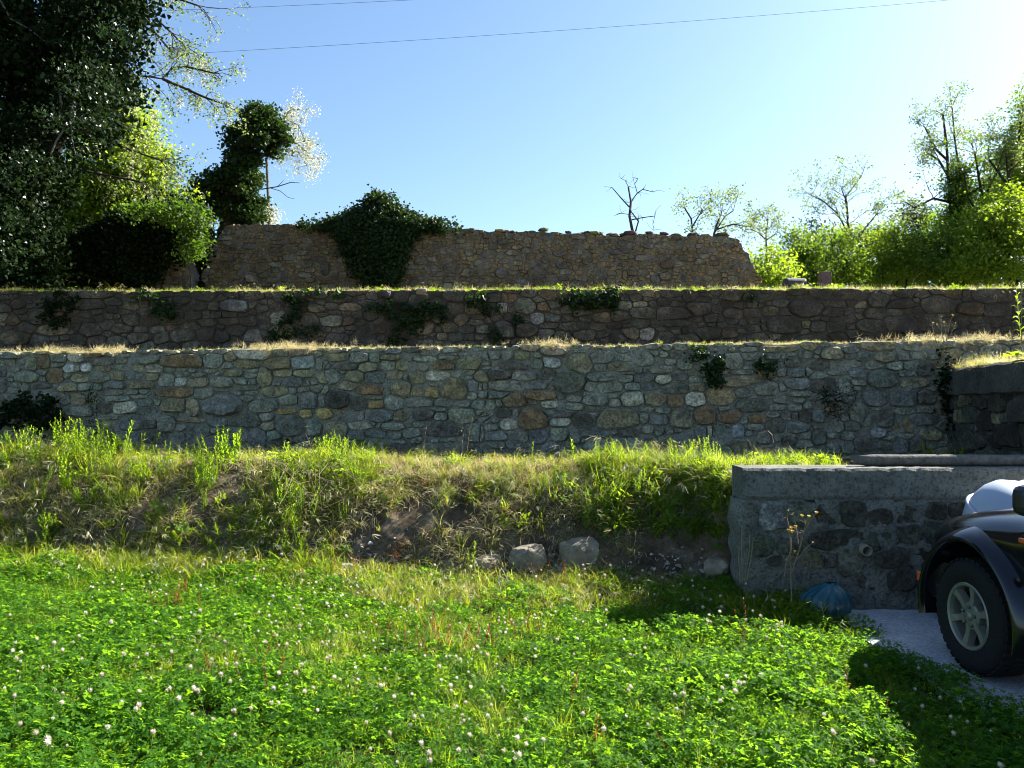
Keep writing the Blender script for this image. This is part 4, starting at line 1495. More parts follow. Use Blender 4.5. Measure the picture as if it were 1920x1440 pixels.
def twigs(mb, p, d, L, r, depth, rr, tips, spread=0.6, grav=0.0, kids=(2, 3), seg=4, wob=0.18, minr=0.004, n=5):
    pts, rs = [p.copy()], [r]
    d = d.normalized()
    for i in range(seg):
        d = (d + Vector((rr.gauss(0, wob), rr.gauss(0, wob), rr.gauss(0, wob) + grav))).normalized()
        p = p + d * (L / seg)
        pts.append(p.copy())
        rs.append(max(minr, r * (1 - 0.6 * (i + 1) / seg)))
    mb.tube(pts, rs, n if depth > 1 else 4, False)
    if depth <= 0:
        tips += pts[2:]
        return
    for k in range(rr.randint(*kids)):
        i = rr.randint(max(1, seg // 2), seg)
        a = Vector((rr.gauss(0, 1), rr.gauss(0, 1), rr.gauss(0, 0.6)))
        dd = (d + a.normalized() * spread * rr.uniform(0.6, 1.4)).normalized()
        twigs(mb, pts[i], dd, L * rr.uniform(0.5, 0.8), rs[i] * 0.75, depth - 1, rr, tips, spread, grav, kids, seg, wob, minr, n)
    tips.append(pts[-1])


def path_px(pts, d):
    return [W(x, y, d + (dd[0] if dd else 0)) for (x, y, *dd) in pts]


# --- big dark tree wrapped in ivy, left
rr = random.Random(21)
tree = empty('ivy_tree', W(60, 600, 14.36))
tree.location.z = 3.43
base = Vector(tree.location)
tag(tree, 'huge dark tree smothered in glossy ivy, filling the top left corner', 'tree')
mb = MB()
loc = lambda v: Vector(v) - base
mb.tube([loc(W(40, 620, 14.48)), loc(W(30, 400, 14.36)), loc(W(45, 200, 14.48)), loc(W(30, -150, 14.59))], [0.42, 0.36, 0.3, 0.18], 9)
mb.tube([loc(W(40, 420, 14.36)), loc(W(110, 250, 14.25)), loc(W(170, 60, 14.14))], [0.2, 0.15, 0.07], 7)
mb.tube([loc(W(-40, 500, 14.71)), loc(W(-120, 250, 14.82)), loc(W(-170, -50, 14.82))], [0.25, 0.2, 0.1], 7)
mb.build('trunk', M['bark'], tree)
POLY_T = [(-330, 600), (-380, 200), (-330, -200), (-60, -330), (180, -260), (262, -90), (265, 10), (255, 60), (228, 120), (238, 190), (226, 240), (180, 280), (125, 320), (95, 395), (66, 450), (48, 500), (50, 545), (40, 600)]
cs = []
for (x, y) in poly_points(POLY_T, 1000, rr):
    d = 14.4 + rr.choice((-1, 1)) * abs(rr.gauss(0.75, 0.45))
    cs.append(W(x, y, d))
for _ in range(110):
    cs.append(W(rr.uniform(-60, 78), rr.uniform(440, 575), 14.0 + rr.gauss(0, 0.15)))
P = clumped(cs, 0.25, 130)
P = P[P[:, 2] > 3.36]
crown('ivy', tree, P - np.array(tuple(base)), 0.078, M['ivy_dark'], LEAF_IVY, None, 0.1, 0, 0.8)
# looser glossy sprays, sun on this side put into a lighter colour
cs = []
for (x, y, s) in ((150, 160, 26), (205, 165, 18), (160, 120, 20), (200, 220, 18), (40, 330, 26), (70, 310, 18), (20, 420, 24), (40, 380, 20), (15, 300, 26), (215, 60, 14), (180, 235, 14), (100, 215, 20), (40, 465, 20)):
    for _ in range(8):
        cs.append(W(x + rr.gauss(0, s), y + rr.gauss(0, s * 0.7), 11.55 + rr.gauss(0, 0.15)))
P = clumped(cs, 0.15, 24)
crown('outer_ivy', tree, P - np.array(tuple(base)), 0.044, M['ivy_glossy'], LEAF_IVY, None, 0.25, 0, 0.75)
for pts in ([(0, 0), (20, 35), (55, 55), (85, 78), (120, 82)], [(150, 155), (140, 180), (132, 215), (135, 260), (142, 290)], [(125, 235), (105, 265), (95, 290)], [(110, 160), (115, 195), (108, 235)]):
    mb = MB()
    mb.tube([loc(W(x, y, 13.0)) for x, y in pts], [0.018, 0.016, 0.013, 0.009, 0.005][:len(pts)], 5)
    mb.build('bare_twig', M['bark_grey'], tree)

# --- flowering locust behind it, reaching over the sky
rr = random.Random(22)
D = 16.53
tree = empty('locust_tree', W(50, 610, D + 1))
tree.location.z = 3.43
base = Vector(tree.location)
tag(tree, 'flowering locust with thin branches and white blossom reaching out over the sky, left', 'tree')
mb, tips = MB(), []
mb.tube([Vector((0, 0, 0)), loc(W(62, 430, D + 0.8)), loc(W(95, 250, D + 0.5)), loc(W(120, 50, D + 0.4)), loc(W(160, -120, D + 0.3))], [0.2, 0.17, 0.14, 0.1, 0.06], 8)
limbs = [[(100, 240), (180, 168), (235, 143), (275, 143), (305, 148)], [(305, 148), (345, 165), (385, 183), (420, 195)], [(305, 148), (322, 128), (350, 125), (400, 137)], [(150, 60), (215, 20), (265, 10), (320, 60), (345, 85)],
         [(180, -60), (250, -30), (310, -10), (370, 10)], [(95, 262), (170, 245), (225, 275), (300, 300)], [(265, 10), (290, 60), (315, 90)], [(85, 300), (180, 325), (260, 340)]]
for L_ in limbs:
    pts = [loc(W(x, y, D + 0.25 * math.sin(i * 1.7))) for i, (x, y) in enumerate(L_)]
    mb.tube(pts, [0.026 * (1 - 0.75 * i / len(pts)) + 0.005 for i in range(len(pts))], 6)
    for i in range(1, len(pts)):
        for _ in range(4):
            d = (pts[i] - pts[i - 1]).normalized() + Vector((rr.gauss(0.25, 0.5), rr.gauss(0, 0.5), rr.gauss(-0.1, 0.5)))
            twigs(mb, pts[i], d, rr.uniform(0.35, 0.75), 0.011, 1, rr, tips, 0.7, -0.05, (1, 3), 4, 0.25, 0.003)
mb.build('trunk', M['bark'], tree)
T = np.array([tuple(t) for t in tips])
Pn = T[NR.integers(0, len(T), 4600)] + NR.normal(0, 0.075, (4600, 3)) - np.array([0, 0, 0.04])
crown('crown', tree, Pn, 0.055, M['locust_pale'], LEAF_RHOMB, None, 0.7, 0, 0.6)
Pn = T[NR.integers(0, len(T), 70)]
Pn = np.repeat(Pn, 22, axis=0) + NR.normal(0, 1, (70 * 22, 3)) * np.array([0.025, 0.025, 0.07]) - np.array([0, 0, 0.1])
crown('blossom', tree, Pn, 0.03, M['blossom'], LEAF_RHOMB, None, 0.1, 0, 1.0)

# --- bright locust thicket lower left
rr = random.Random(23)


def bush_px(name, label, cat, D, ells, per, sig, leaf, mat, trunk_px, group=None, extra=None, dep=0.8, tmpl=LEAF_RHOMB, z0=3.43, tr=0.09, up=0.6, dens=0.0022, seed=1):
    """crown built from ellipses seen at distance D, each with its own depth; stems rise from the ground to them"""
    D *= 1.12
    rr = random.Random(seed)
    b = W(trunk_px, 600, D)
    t = empty(name, (b.x, D, z0))
    tag(t, label, cat, group)
    base = Vector(t.location)
    mb = MB()
    cs = []
    for (x, y, rx, ry) in ells:
        n = max(4, int(rx * ry * 3.14 * dens))
        for _ in range(n):
            a, q = rr.uniform(0, 6.283), math.sqrt(rr.random())
            cs.append(W(x + math.cos(a) * rx * q, y + math.sin(a) * ry * q, D + rr.gauss(0, dep * 0.6)) - base)
        c = W(x, y, D) - base
        mid = Vector((c.x * 0.35 + rr.gauss(0, 0.15), rr.gauss(0, 0.2), c.z * 0.5))
        q = W(x + rr.uniform(-0.3, 0.3) * rx, y - ry * 0.5, D) - base
        mb.tube([Vector((rr.gauss(0, 0.06), rr.gauss(0, 0.06), -0.1)), mid, c, q], [tr, tr * 0.7, tr * 0.4, tr * 0.15], 6, False)
    for c in cs[::3]:
        e = min(((W(x, y, D) - base) for (x, y, rx, ry) in ells), key=lambda v: (v - c).length)
        m_ = (c + e) * 0.5 + Vector((rr.gauss(0, 0.1), rr.gauss(0, 0.1), rr.gauss(0, 0.1)))
        mb.tube([e, m_, c], [tr * 0.25, tr * 0.15, 0.008], 4, False)
    mb.build('trunk', M['bark'], t)
    P = clumped(cs, sig, per)
    P = P[P[:, 2] > -0.02]
    crown('crown', t, P, leaf, mat, tmpl, (0, 0, P[:, 2].mean()), up, 0.5)
    return t, base, cs


t, base, cs = bush_px('locust_tree', 'bright sunlit yellow green locust thicket beside the dark ivy tree', 'tree', 17.8,
                      [(150, 350, 50, 60), (140, 420, 60, 55), (200, 290, 60, 70), (260, 330, 70, 60), (290, 310, 35, 40), (170, 400, 80, 60), (310, 390, 50, 40), (260, 250, 40, 40), (230, 420, 90, 50), (120, 450, 70, 50), (230, 190, 30, 50)], 50, 0.28, 0.085, M['locust'], 200, seed=31, dens=0.008)
cc = [c for c in cs if c.x > 0.3]
Pn = np.array([tuple(R.choice(cc)) for _ in range(260)]) + NR.normal(0, 0.22, (260, 3))
Pn = np.repeat(Pn, 18, axis=0) + NR.normal(0, 1, (260 * 18, 3)) * np.array([0.05, 0.05, 0.1])
crown('blossom', t, Pn, 0.05, M['blossom'], LEAF_RHOMB, None, 0.1, 0, 1.0)

# --- leaning stump overgrown with ivy
rr = random.Random(24)
D = 21.66
b = W(430, 600, D)
tree = empty('ivy_tree', (b.x, D, 3.43))
base = Vector(tree.location)
tag(tree, 'leaning hook shaped tree top wrapped in ivy, standing alone against the sky', 'tree')
mb = MB()
spine = [(430, 560), (425, 440), (440, 370), (455, 310), (470, 250), (490, 222), (515, 245), (522, 280)]
mb.tube([loc(W(x, y, D)) for x, y in spine], [0.3, 0.27, 0.24, 0.2, 0.16, 0.12, 0.08, 0.04], 8)
mb.build('trunk', M['bark'], tree)
cs = []
for (x, y, rx, ry, n) in ((430, 370, 60, 38, 46), (385, 350, 34, 28, 20), (455, 315, 34, 40, 30), (462, 270, 38, 38, 34), (485, 228, 36, 26, 28), (512, 262, 26, 30, 24), (470, 385, 28, 30, 18), (425, 425, 50, 40, 34), (440, 340, 50, 30, 26), (480, 212, 16, 12, 8)):
    for _ in range(n):
        a, q = rr.uniform(0, 6.283), math.sqrt(rr.random())
        cs.append(loc(W(x + math.cos(a) * rx * q, y + math.sin(a) * ry * q, D + rr.gauss(0, 0.3))))
P = clumped(cs, 0.14, 110)
crown('ivy', tree, P, 0.075, M['ivy'], LEAF_IVY, None, 0.5, 0, 0.7)
for pts, r in (([(490, 355), (520, 350), (545, 342), (562, 343)], 0.018), ([(505, 352), (525, 358), (540, 370), (552, 373)], 0.012), ([(520, 350), (528, 342), (532, 337)], 0.009)):
    mb = MB()
    mb.tube([loc(W(x, y, D)) for x, y in pts], [r * (1 - 0.75 * k / len(pts)) for k in range(len(pts))], 5)
    mb.build('bare_twig', M['bark'], tree)

# --- white blossom behind it
rr = random.Random(25)
D = 23.94
b = W(500, 600, D)
tree = empty('locust_tree', (b.x, D, 3.43))
base = Vector(tree.location)
tag(tree, 'locust with cream white blossom sprays showing right of the hook shaped ivy tree', 'tree')
mb, tips = MB(), []
mb.tube([Vector((0, 0, 0)), loc(W(505, 420, D)), loc(W(500, 300, D)), loc(W(520, 240, D)), loc(W(545, 205, D))], [0.05, 0.045, 0.04, 0.03, 0.015], 6)
for L_ in ([(520, 240), (540, 225), (560, 235), (570, 260)], [(520, 240), (545, 260), (575, 285), (600, 300)], [(500, 290), (530, 280), (560, 285), (575, 310)], [(530, 225), (545, 205), (560, 205)], [(505, 420), (500, 400), (510, 388)], [(505, 420), (490, 405), (485, 395)]):
    pts = [loc(W(x, y, D)) for x, y in L_]
    mb.tube(pts, [0.03 - 0.006 * i for i in range(len(pts))], 5)
    for p_ in pts[1:]:
        for _ in range(3):
            twigs(mb, p_, Vector((rr.gauss(0.1, 0.6), rr.gauss(0, 0.5), rr.gauss(-0.1, 0.6))), rr.uniform(0.25, 0.5), 0.008, 0, rr, tips, 0.6, -0.08, (1, 2), 4, 0.2, 0.003)
mb.build('trunk', M['bark_grey'], tree)
T = np.array([tuple(t) for t in tips])
Pn = T[NR.integers(0, len(T), 4200)] + NR.normal(0, 0.12, (4200, 3)) - np.array([0, 0, 0.06])
crown('blossom', tree, Pn, 0.05, M['blossom'], LEAF_RHOMB, None, 0.2, 0, 1.0)
Pn = T[NR.integers(0, len(T), 900)] + NR.normal(0, 0.08, (900, 3))
crown('crown', tree, Pn, 0.06, M['locust_pale'], LEAF_RHOMB, None, 0.5, 0, 0.8)

# --- bare little tree above the ruin
rr = random.Random(26)
D = 20.52
b = W(1184, 600, D)
tree = empty('bare_tree', (b.x, D, 3.43))
base = Vector(tree.location)
tag(tree, 'small leafless tree with twisted twigs standing up behind the ruined wall', 'tree')
mb, tips = MB(), []
for L_, r0 in (([(1186, 590), (1187, 440), (1180, 405), (1183, 380), (1178, 350)], 0.05), ([(1190, 440), (1197, 415), (1182, 395)], 0.03), ([(1180, 388), (1165, 372), (1148, 352)], 0.02), ([(1182, 380), (1195, 362), (1205, 355), (1225, 360)], 0.02),
               ([(1185, 412), (1205, 408), (1228, 405)], 0.018), ([(1178, 350), (1172, 338), (1165, 335)], 0.01), ([(1195, 362), (1190, 345), (1196, 335)], 0.012), ([(1180, 402), (1165, 400), (1155, 403)], 0.01), ([(1228, 405), (1224, 420), (1226, 432)], 0.008)):
    pts = [loc(W(x, y, D + 0.2 * math.sin(i * 2.1))) for i, (x, y) in enumerate(L_)]
    mb.tube(pts, [r0 * (1 - 0.7 * i / len(pts)) for i in range(len(pts))], 5)
    for p_ in pts[1:]:
        for _ in range(2):
            twigs(mb, p_, Vector((rr.gauss(0, 0.8), rr.gauss(0, 0.5), rr.gauss(0.3, 0.5))), rr.uniform(0.12, 0.35), 0.006, 0, rr, tips, 0.6, 0, (1, 2), 4, 0.3, 0.003)
mb.build('trunk', M['bark'], tree)


# --- airy young trees and the wood on the right
def airy(label, D, stems, leaf, n, mat, seed, group=None, tw=(2, 0.5, 0.9), cat='tree', r0=0.06, jit=0.12, name='young_tree', z0=3.43, trunk_mat='bark'):
    D *= 1.12
    rr = random.Random(seed)
    b = W(stems[0][0][0], 600, D)
    t = empty(name, (b.x, D, z0))
    base = Vector(t.location)
    tag(t, label, cat, group)
    mb, tips = MB(), []
    for si, L_ in enumerate(stems):
        pts = [W(x, y, D + 0.15 * math.sin(i * 2 + si)) - base for i, (x, y) in enumerate(L_)]
        if si == 0:
            pts = [Vector((0, 0, -0.1))] + pts
        rs = [r0 * (1.0 if si == 0 else 0.55) * (1 - 0.8 * i / len(pts)) + 0.006 for i in range(len(pts))]
        mb.tube(pts, rs, 6, False)
        for i, p_ in enumerate(pts[1:], 1):
            for _ in range(tw[0]):
                d = (pts[i] - pts[i - 1]).normalized() * 0.6 + Vector((rr.gauss(0, 0.7), rr.gauss(0, 0.7), rr.gauss(0.1, 0.4)))
                twigs(mb, p_, d, rr.uniform(tw[1], tw[2]), rs[i] * 0.4 + 0.003, 1, rr, tips, 0.7, 0.0, (2, 3), 4, 0.2, 0.004)
    mb.build('trunk', M[trunk_mat], t)
    if n:
        T = np.array([tuple(q) for q in tips])
        Pn = T[NR.integers(0, len(T), n)] + NR.normal(0, jit, (n, 3))
        crown('crown', t, Pn, leaf, mat, LEAF_RHOMB, None, 0.7, 0, 0.6)
    return t


airy('thin pale sapling peeping over the ruined wall, left of two', 19, [[(1300, 450), (1296, 410), (1285, 392)], [(1298, 425), (1310, 405), (1318, 395)]], 0.06, 900, M['locust_pale'], 41, 'saplings behind the ruin', (2, 0.3, 0.55), r0=0.03)
airy('wider pale sapling with forked stem over the right end of the ruined wall', 19, [[(1336, 450), (1345, 420), (1352, 402)], [(1340, 436), (1360, 405), (1375, 395)], [(1345, 430), (1375, 420), (1400, 425)]], 0.06, 1500, M['locust_pale'], 42, 'saplings behind the ruin', (2, 0.35, 0.6), r0=0.03)
airy('slender pale sapling rising over bushes just past the end of the ruin', 24, [[(1438, 500), (1436, 440), (1440, 412)], [(1437, 450), (1420, 435), (1408, 430)], [(1437, 450), (1455, 438)]], 0.08, 1200, M['locust_pale'], 43, None, (2, 0.4, 0.8), r0=0.035)
airy('thin forked tree with a leaning left branch, half bare, in the right wood', 26, [[(1606, 560), (1603, 470), (1590, 420), (1585, 370), (1615, 330)], [(1592, 440), (1570, 400), (1545, 378), (1520, 365)], [(1590, 410), (1588, 380), (1578, 355)], [(1603, 460), (1620, 430), (1645, 400)]], 0.08, 3000, M['locust_pale'], 44, None, (3, 0.5, 1.0), r0=0.05)
t = airy('tall half dead twin stemmed tree with bare top twigs and ivy on its trunk', 25, [[(1788, 540), (1785, 420), (1778, 330), (1775, 270), (1768, 215)], [(1790, 430), (1800, 330), (1790, 260), (1785, 200)], [(1776, 300), (1755, 280), (1735, 240)], [(1785, 380), (1750, 372), (1715, 390), (1700, 380)], [(1778, 330), (1760, 300), (1745, 290)], [(1800, 340), (1830, 300), (1822, 270)], [(1790, 380), (1840, 350)]], 0.08, 5200, M['locust_pale'], 45, None, (3, 0.35, 0.75), r0=0.08, name='old_tree')
base = Vector(t.location)
cs = [loc(W(1786 + R.gauss(0, 6) + (4 if y < 400 else 0), y, 28.0 + R.gauss(0, 0.2))) for y in [R.uniform(330, 545) for _ in range(80)]]
cs += [loc(W(1805 + R.gauss(0, 7), y, 28.0 + R.gauss(0, 0.2))) for y in [R.uniform(310, 440) for _ in range(45)]]
crown('ivy', t, clumped(cs, 0.17, 60), 0.075, M['ivy_sun'], LEAF_IVY, None, 0.4, 0, 0.8)
G = 'trees of the right wood'
WOOD = [
    ('low yellow green bush right at the broken end of the ruin', 'bush', 20, [(1440, 500, 34, 34), (1465, 525, 30, 25), (1420, 520, 18, 22)], 'locust', 1445, 0.09, 0.22, 51),
    ('mid green tree over the dark stone block on the terrace', 'tree', 24, [(1500, 470, 36, 38), (1530, 500, 40, 36), (1490, 510, 36, 30)], 'wood', 1505, 0.1, 0.24, 52),
    ('bluish dark pine far off at the left edge of the right wood', 'tree', 34, [(1530, 435, 24, 22), (1515, 465, 30, 25)], 'far_leaf', 1525, 0.12, 0.3, 53),
    ('rounded green tree behind the reddish stone post', 'tree', 25, [(1560, 460, 40, 36), (1585, 500, 44, 40), (1550, 510, 40, 30)], 'wood', 1570, 0.1, 0.26, 54),
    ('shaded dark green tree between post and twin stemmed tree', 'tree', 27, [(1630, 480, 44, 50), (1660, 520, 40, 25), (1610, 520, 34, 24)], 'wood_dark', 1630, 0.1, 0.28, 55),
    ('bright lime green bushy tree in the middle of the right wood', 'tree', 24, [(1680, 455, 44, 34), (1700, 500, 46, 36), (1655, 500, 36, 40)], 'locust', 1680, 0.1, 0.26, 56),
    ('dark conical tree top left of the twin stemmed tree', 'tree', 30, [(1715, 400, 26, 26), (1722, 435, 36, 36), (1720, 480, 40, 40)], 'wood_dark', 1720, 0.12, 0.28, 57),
    ('leafy green tree close round the twin stemmed trunk', 'tree', 23.5, [(1760, 470, 40, 50), (1820, 440, 44, 44), (1790, 510, 60, 30)], 'wood', 1800, 0.1, 0.26, 58),
    ('wide lime green tree below the tall trees at the right edge', 'tree', 22, [(1860, 450, 56, 50), (1890, 390, 40, 40), (1850, 505, 70, 30), (1930, 470, 50, 60)], 'locust', 1880, 0.1, 0.26, 59),
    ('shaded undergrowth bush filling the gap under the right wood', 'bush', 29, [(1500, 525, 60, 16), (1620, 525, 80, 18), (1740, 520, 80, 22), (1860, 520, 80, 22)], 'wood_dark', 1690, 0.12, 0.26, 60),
    ('leafy tree rising behind the wide lime green tree, near the right edge', 'tree', 27, [(1850, 365, 40, 40), (1895, 320, 34, 46), (1875, 415, 50, 40), (1825, 420, 36, 40), (1770, 425, 34, 34), (1905, 380, 30, 40)], 'wood', 1862, 0.1, 0.28, 62),
    ('light green tree filling in behind the thin forked tree', 'tree', 30, [(1650, 440, 40, 24), (1612, 452, 36, 24), (1575, 440, 26, 18)], 'locust', 1630, 0.1, 0.28, 63),
    ('tall tree cut by the right edge of the picture, feathery top', 'tree', 24, [(1935, 330, 46, 60), (1915, 250, 24, 40), (1930, 200, 22, 30), (1960, 400, 60, 60)], 'wood', 1950, 0.1, 0.26, 61),
]
for (lab, cat, D_, ells, mat, tx, leaf, sig, seed) in WOOD:
    bush_px('woodland_tree' if cat == 'tree' else 'bush', lab, cat, D_, ells, 50, sig * 1.1, leaf * 1.0, M[mat], tx, G if cat == 'tree' else None, seed=seed, dens=0.0105, tr=0.07)
airy('feathery pale tree thinly leaved against the sky at the right edge', 23, [[(1905, 540), (1900, 400), (1890, 320), (1885, 280)], [(1898, 360), (1870, 320), (1855, 300)], [(1890, 330), (1910, 270), (1915, 220)]], 0.08, 4000, M['locust_pale'], 46, None, (3, 0.5, 1.0), r0=0.08)
airy('pale loosely leaved tree standing between twin stemmed tree and right edge', 24.5, [[(1850, 540), (1845, 400), (1835, 330), (1828, 290)], [(1842, 380), (1860, 340), (1872, 320)], [(1845, 420), (1815, 370), (1808, 330)]], 0.08, 3500, M['wood'], 47, None, (3, 0.5, 0.9), r0=0.07)

# --- ivy over the ruin
rr = random.Random(27)
POLY_I = [(556, 421), (606, 416), (640, 406), (680, 386), (698, 369), (712, 362), (728, 372), (740, 386), (765, 400), (788, 414), (868, 425), (866, 428), (800, 428), (780, 438), (762, 478), (746, 510), (738, 538), (683, 538), (668, 510), (654, 478), (640, 448), (622, 426), (560, 423)]
t = empty('ivy', W(710, 560, 16.99))
t.location.z = 3.43
base = Vector(t.location)
tag(t, 'thick wedge of dark ivy hanging over the middle of the ruined wall', 'ivy')
cs = []
for (x, y) in poly_points(POLY_I, 420, rr):
    dd = 16.96 - 0.28 * max(0, 1 - abs(x - 710) / 120) * rr.random() + (0.35 * rr.random() if y < 415 else 0)
    cs.append(loc(W(x, y, dd)))
P = clumped(cs, 0.085, 100, 0.9)
n_ = NR.normal(0, 0.55, P.shape) + np.array([0.1, -0.8, 0.45])
me = leaves_mesh('foliage', P, n_, NR.uniform(0, 6.28, len(P)), 0.052 * NR.uniform(0.6, 1.4, len(P)), LEAF_IVY)
link('foliage', me, M['ivy'], t)
mb = MB()
for k in range(5):
    x0 = rr.uniform(695, 730)
    mb = MB()
    mb.tube([loc(W(x0, 560, 17.06)), loc(W(x0 + rr.gauss(0, 8), 500, 17.06)), loc(W(x0 + rr.gauss(0, 14), 450, 17.05)), loc(W(x0 + rr.gauss(0, 20), 425, 17.05))], [0.016, 0.013, 0.01, 0.006], 5)
    mb.build('stem', M['bark'], t)
# ivy on the left stub
rr = random.Random(28)
POLY_L = [(20, 545), (70, 500), (120, 455), (190, 425), (230, 400), (280, 396), (335, 380), (362, 396), (380, 420), (388, 455), (378, 475), (352, 478), (345, 486), (310, 490), (285, 515), (268, 545)]
t = empty('ivy', W(200, 560, 16.42))
t.location.z = 3.43
base = Vector(t.location)
tag(t, 'heavy dark ivy burying the wall stub at the left, lightened as if sunlit along its right edge', 'ivy')
cs = []
for (x, y) in poly_points(POLY_L, 620, rr):
    cs.append(loc(W(x, y, 16.30 + rr.uniform(-0.3, 0.35))))
for _ in range(60):      # dark growth filling the gap beside the stub
    cs.append(loc(W(rr.gauss(374, 10), rr.uniform(455, 560), 17.3 + rr.gauss(0, 0.2))))
P = clumped(cs, 0.11, 100, 0.9)
n_ = NR.normal(0, 0.6, P.shape) + np.array([0.1, -0.5, 0.4])
link('foliage', leaves_mesh('foliage', P, n_, NR.uniform(0, 6.28, len(P)), 0.06 * NR.uniform(0.6, 1.4, len(P)), LEAF_IVY), M['ivy_dark'], t)
cs = [loc(W(rr.gauss(362, 14), rr.uniform(390, 480), 14.1 + rr.gauss(0, 0.2))) for _ in range(60)] + [loc(W(rr.uniform(230, 350), rr.gauss(396, 6), 14.3 + rr.gauss(0, 0.2))) for _ in range(40)]
P = clumped(cs, 0.1, 30, 0.9)
crown('sunlit_sprays', t, P, 0.055, M['ivy_sun'], LEAF_IVY, None, 0.5, 0, 0.7)  # sun on the ivy's edge put into lighter leaves
mb = MB()
for k in range(4):
    x0 = rr.uniform(150, 310)
    mb = MB()
    mb.tube([loc(W(x0, 560, 16.56)), loc(W(x0 + rr.gauss(0, 12), 500, 16.56)), loc(W(x0 + rr.gauss(0, 20), 460, 16.55))], [0.02, 0.015, 0.01], 5)
    mb.build('stem', M['bark'], t)

# --- creepers on the terrace walls
def creeper(frame, label, blobs, mat, n, size, seed, cat='ivy', name='ivy', depth=0.06, tmpl=LEAF_IVY):
    rr = random.Random(seed)
    u0, z0 = frame.px(blobs[0][0], blobs[0][1])
    t = empty(name, frame.world(u0, 0, z0))
    base = Vector(t.location)
    tag(t, label, cat)
    cs = []
    for (x, y, rx, ry) in blobs:
        for _ in range(max(3, int(rx * ry / 45))):
            a, q = rr.uniform(0, 6.283), math.sqrt(rr.random())
            u, z = frame.px(x + rx * math.cos(a) * q, y + ry * math.sin(a) * q)
            cs.append(frame.world(u, 0.05 + depth * rr.random(), z) - base)
    P = clumped(cs, 0.045, n, 1.0)
    n_ = NR.normal(0, 0.5, P.shape) + np.array([0.0, -0.8, 0.5])
    link('foliage', leaves_mesh('foliage', P, n_, NR.uniform(0, 6.28, len(P)), size * NR.uniform(0.6, 1.4, len(P)), tmpl), M[mat], t)
    for c in cs[4::6]:
        mb = MB()
        mb.tube([cs[0], (cs[0] + c) * 0.5 + Vector((0, 0, 0.03)), c], [0.005, 0.004, 0.003], 4, False)
        mb.build('stem', M['bark'], t)


creeper(W2, 'tangled dry creeper hanging on the middle wall near its left end', [(115, 565, 38, 22), (110, 595, 30, 20)], 'ivy_dark', 26, 0.04, 71)
creeper(W2, 'small green ivy patch on the middle wall above its left part', [(275, 555, 26, 8), (310, 575, 26, 18), (320, 590, 14, 10)], 'ivy', 26, 0.045, 72)
creeper(W2, 'green ivy trailing in a loop down the middle wall, left of centre', [(560, 556, 26, 14), (557, 580, 14, 16), (540, 605, 16, 14), (525, 628, 24, 12), (575, 622, 22, 10), (620, 548, 36, 7)], 'ivy', 26, 0.045, 73)
creeper(W2, 'wide green ivy band across the middle wall, at its centre', [(720, 575, 24, 12), (770, 590, 40, 16), (810, 580, 30, 12), (765, 612, 30, 14), (740, 640, 24, 10), (830, 590, 14, 14)], 'ivy', 28, 0.045, 74)
creeper(W2, 'ivy clump under the turf edge just right of the wide ivy band', [(905, 566, 28, 12), (918, 580, 18, 10), (968, 595, 10, 16), (930, 632, 14, 8)], 'ivy', 24, 0.045, 75)
creeper(W2, 'dark ivy fringe below the turf edge right of the centre of the middle wall', [(1080, 556, 40, 14), (1130, 555, 40, 16), (1110, 572, 40, 14), (1155, 572, 14, 10)], 'ivy', 26, 0.045, 76)
creeper(W2, 'single small plant rooted in the dark right half of the middle wall', [(1408, 565, 10, 10)], 'ivy', 18, 0.035, 77, 'plant', 'wall_plant')
creeper(W1, 'leafy green creeper hanging from the lowest wall, right of centre', [(1310, 665, 20, 12), (1330, 685, 26, 16), (1340, 710, 18, 16)], 'ivy', 30, 0.035, 78, 'creeper', 'creeper')
creeper(W1, 'small fern like tuft hanging below the top of the lowest wall, right', [(1425, 678, 14, 10), (1445, 692, 14, 10)], 'ivy', 26, 0.035, 79, 'fern', 'fern')
creeper(W1, 'brown dried bush hanging on the right part of the lowest wall', [(1548, 735, 24, 28), (1565, 765, 26, 22), (1600, 735, 14, 10)], 'ivy_dark', 20, 0.03, 80, 'bush', 'dry_bush', 0.16, LEAF_LONG)
creeper(W1, 'dark shrub hanging in the corner where the side wall meets the lowest wall', [(1770, 700, 14, 36), (1780, 760, 16, 40)], 'ivy_dark', 16, 0.04, 81, 'shrub', 'shrub', 0.2)
creeper(W1, 'dark weedy shrub at the left foot of the lowest wall', [(80, 760, 34, 24), (40, 780, 30, 24), (100, 790, 30, 20)], 'ivy_dark', 24, 0.045, 82, 'shrub', 'shrub', 0.2)
creeper(W1, 'thin dark plant climbing the lowest wall right of the left shrub', [(180, 740, 9, 30), (183, 780, 10, 34)], 'ivy_dark', 16, 0.035, 83, 'plant', 'climbing_plant', 0.1, LEAF_LONG)

# ------------------------------------------------------------------ parked car
CR = rad(3)
car = empty('parked_car', (3.595, 4.85, 0.006), CR)
tag(car, 'black off road car parked with its nose to the concrete wall', 'car')
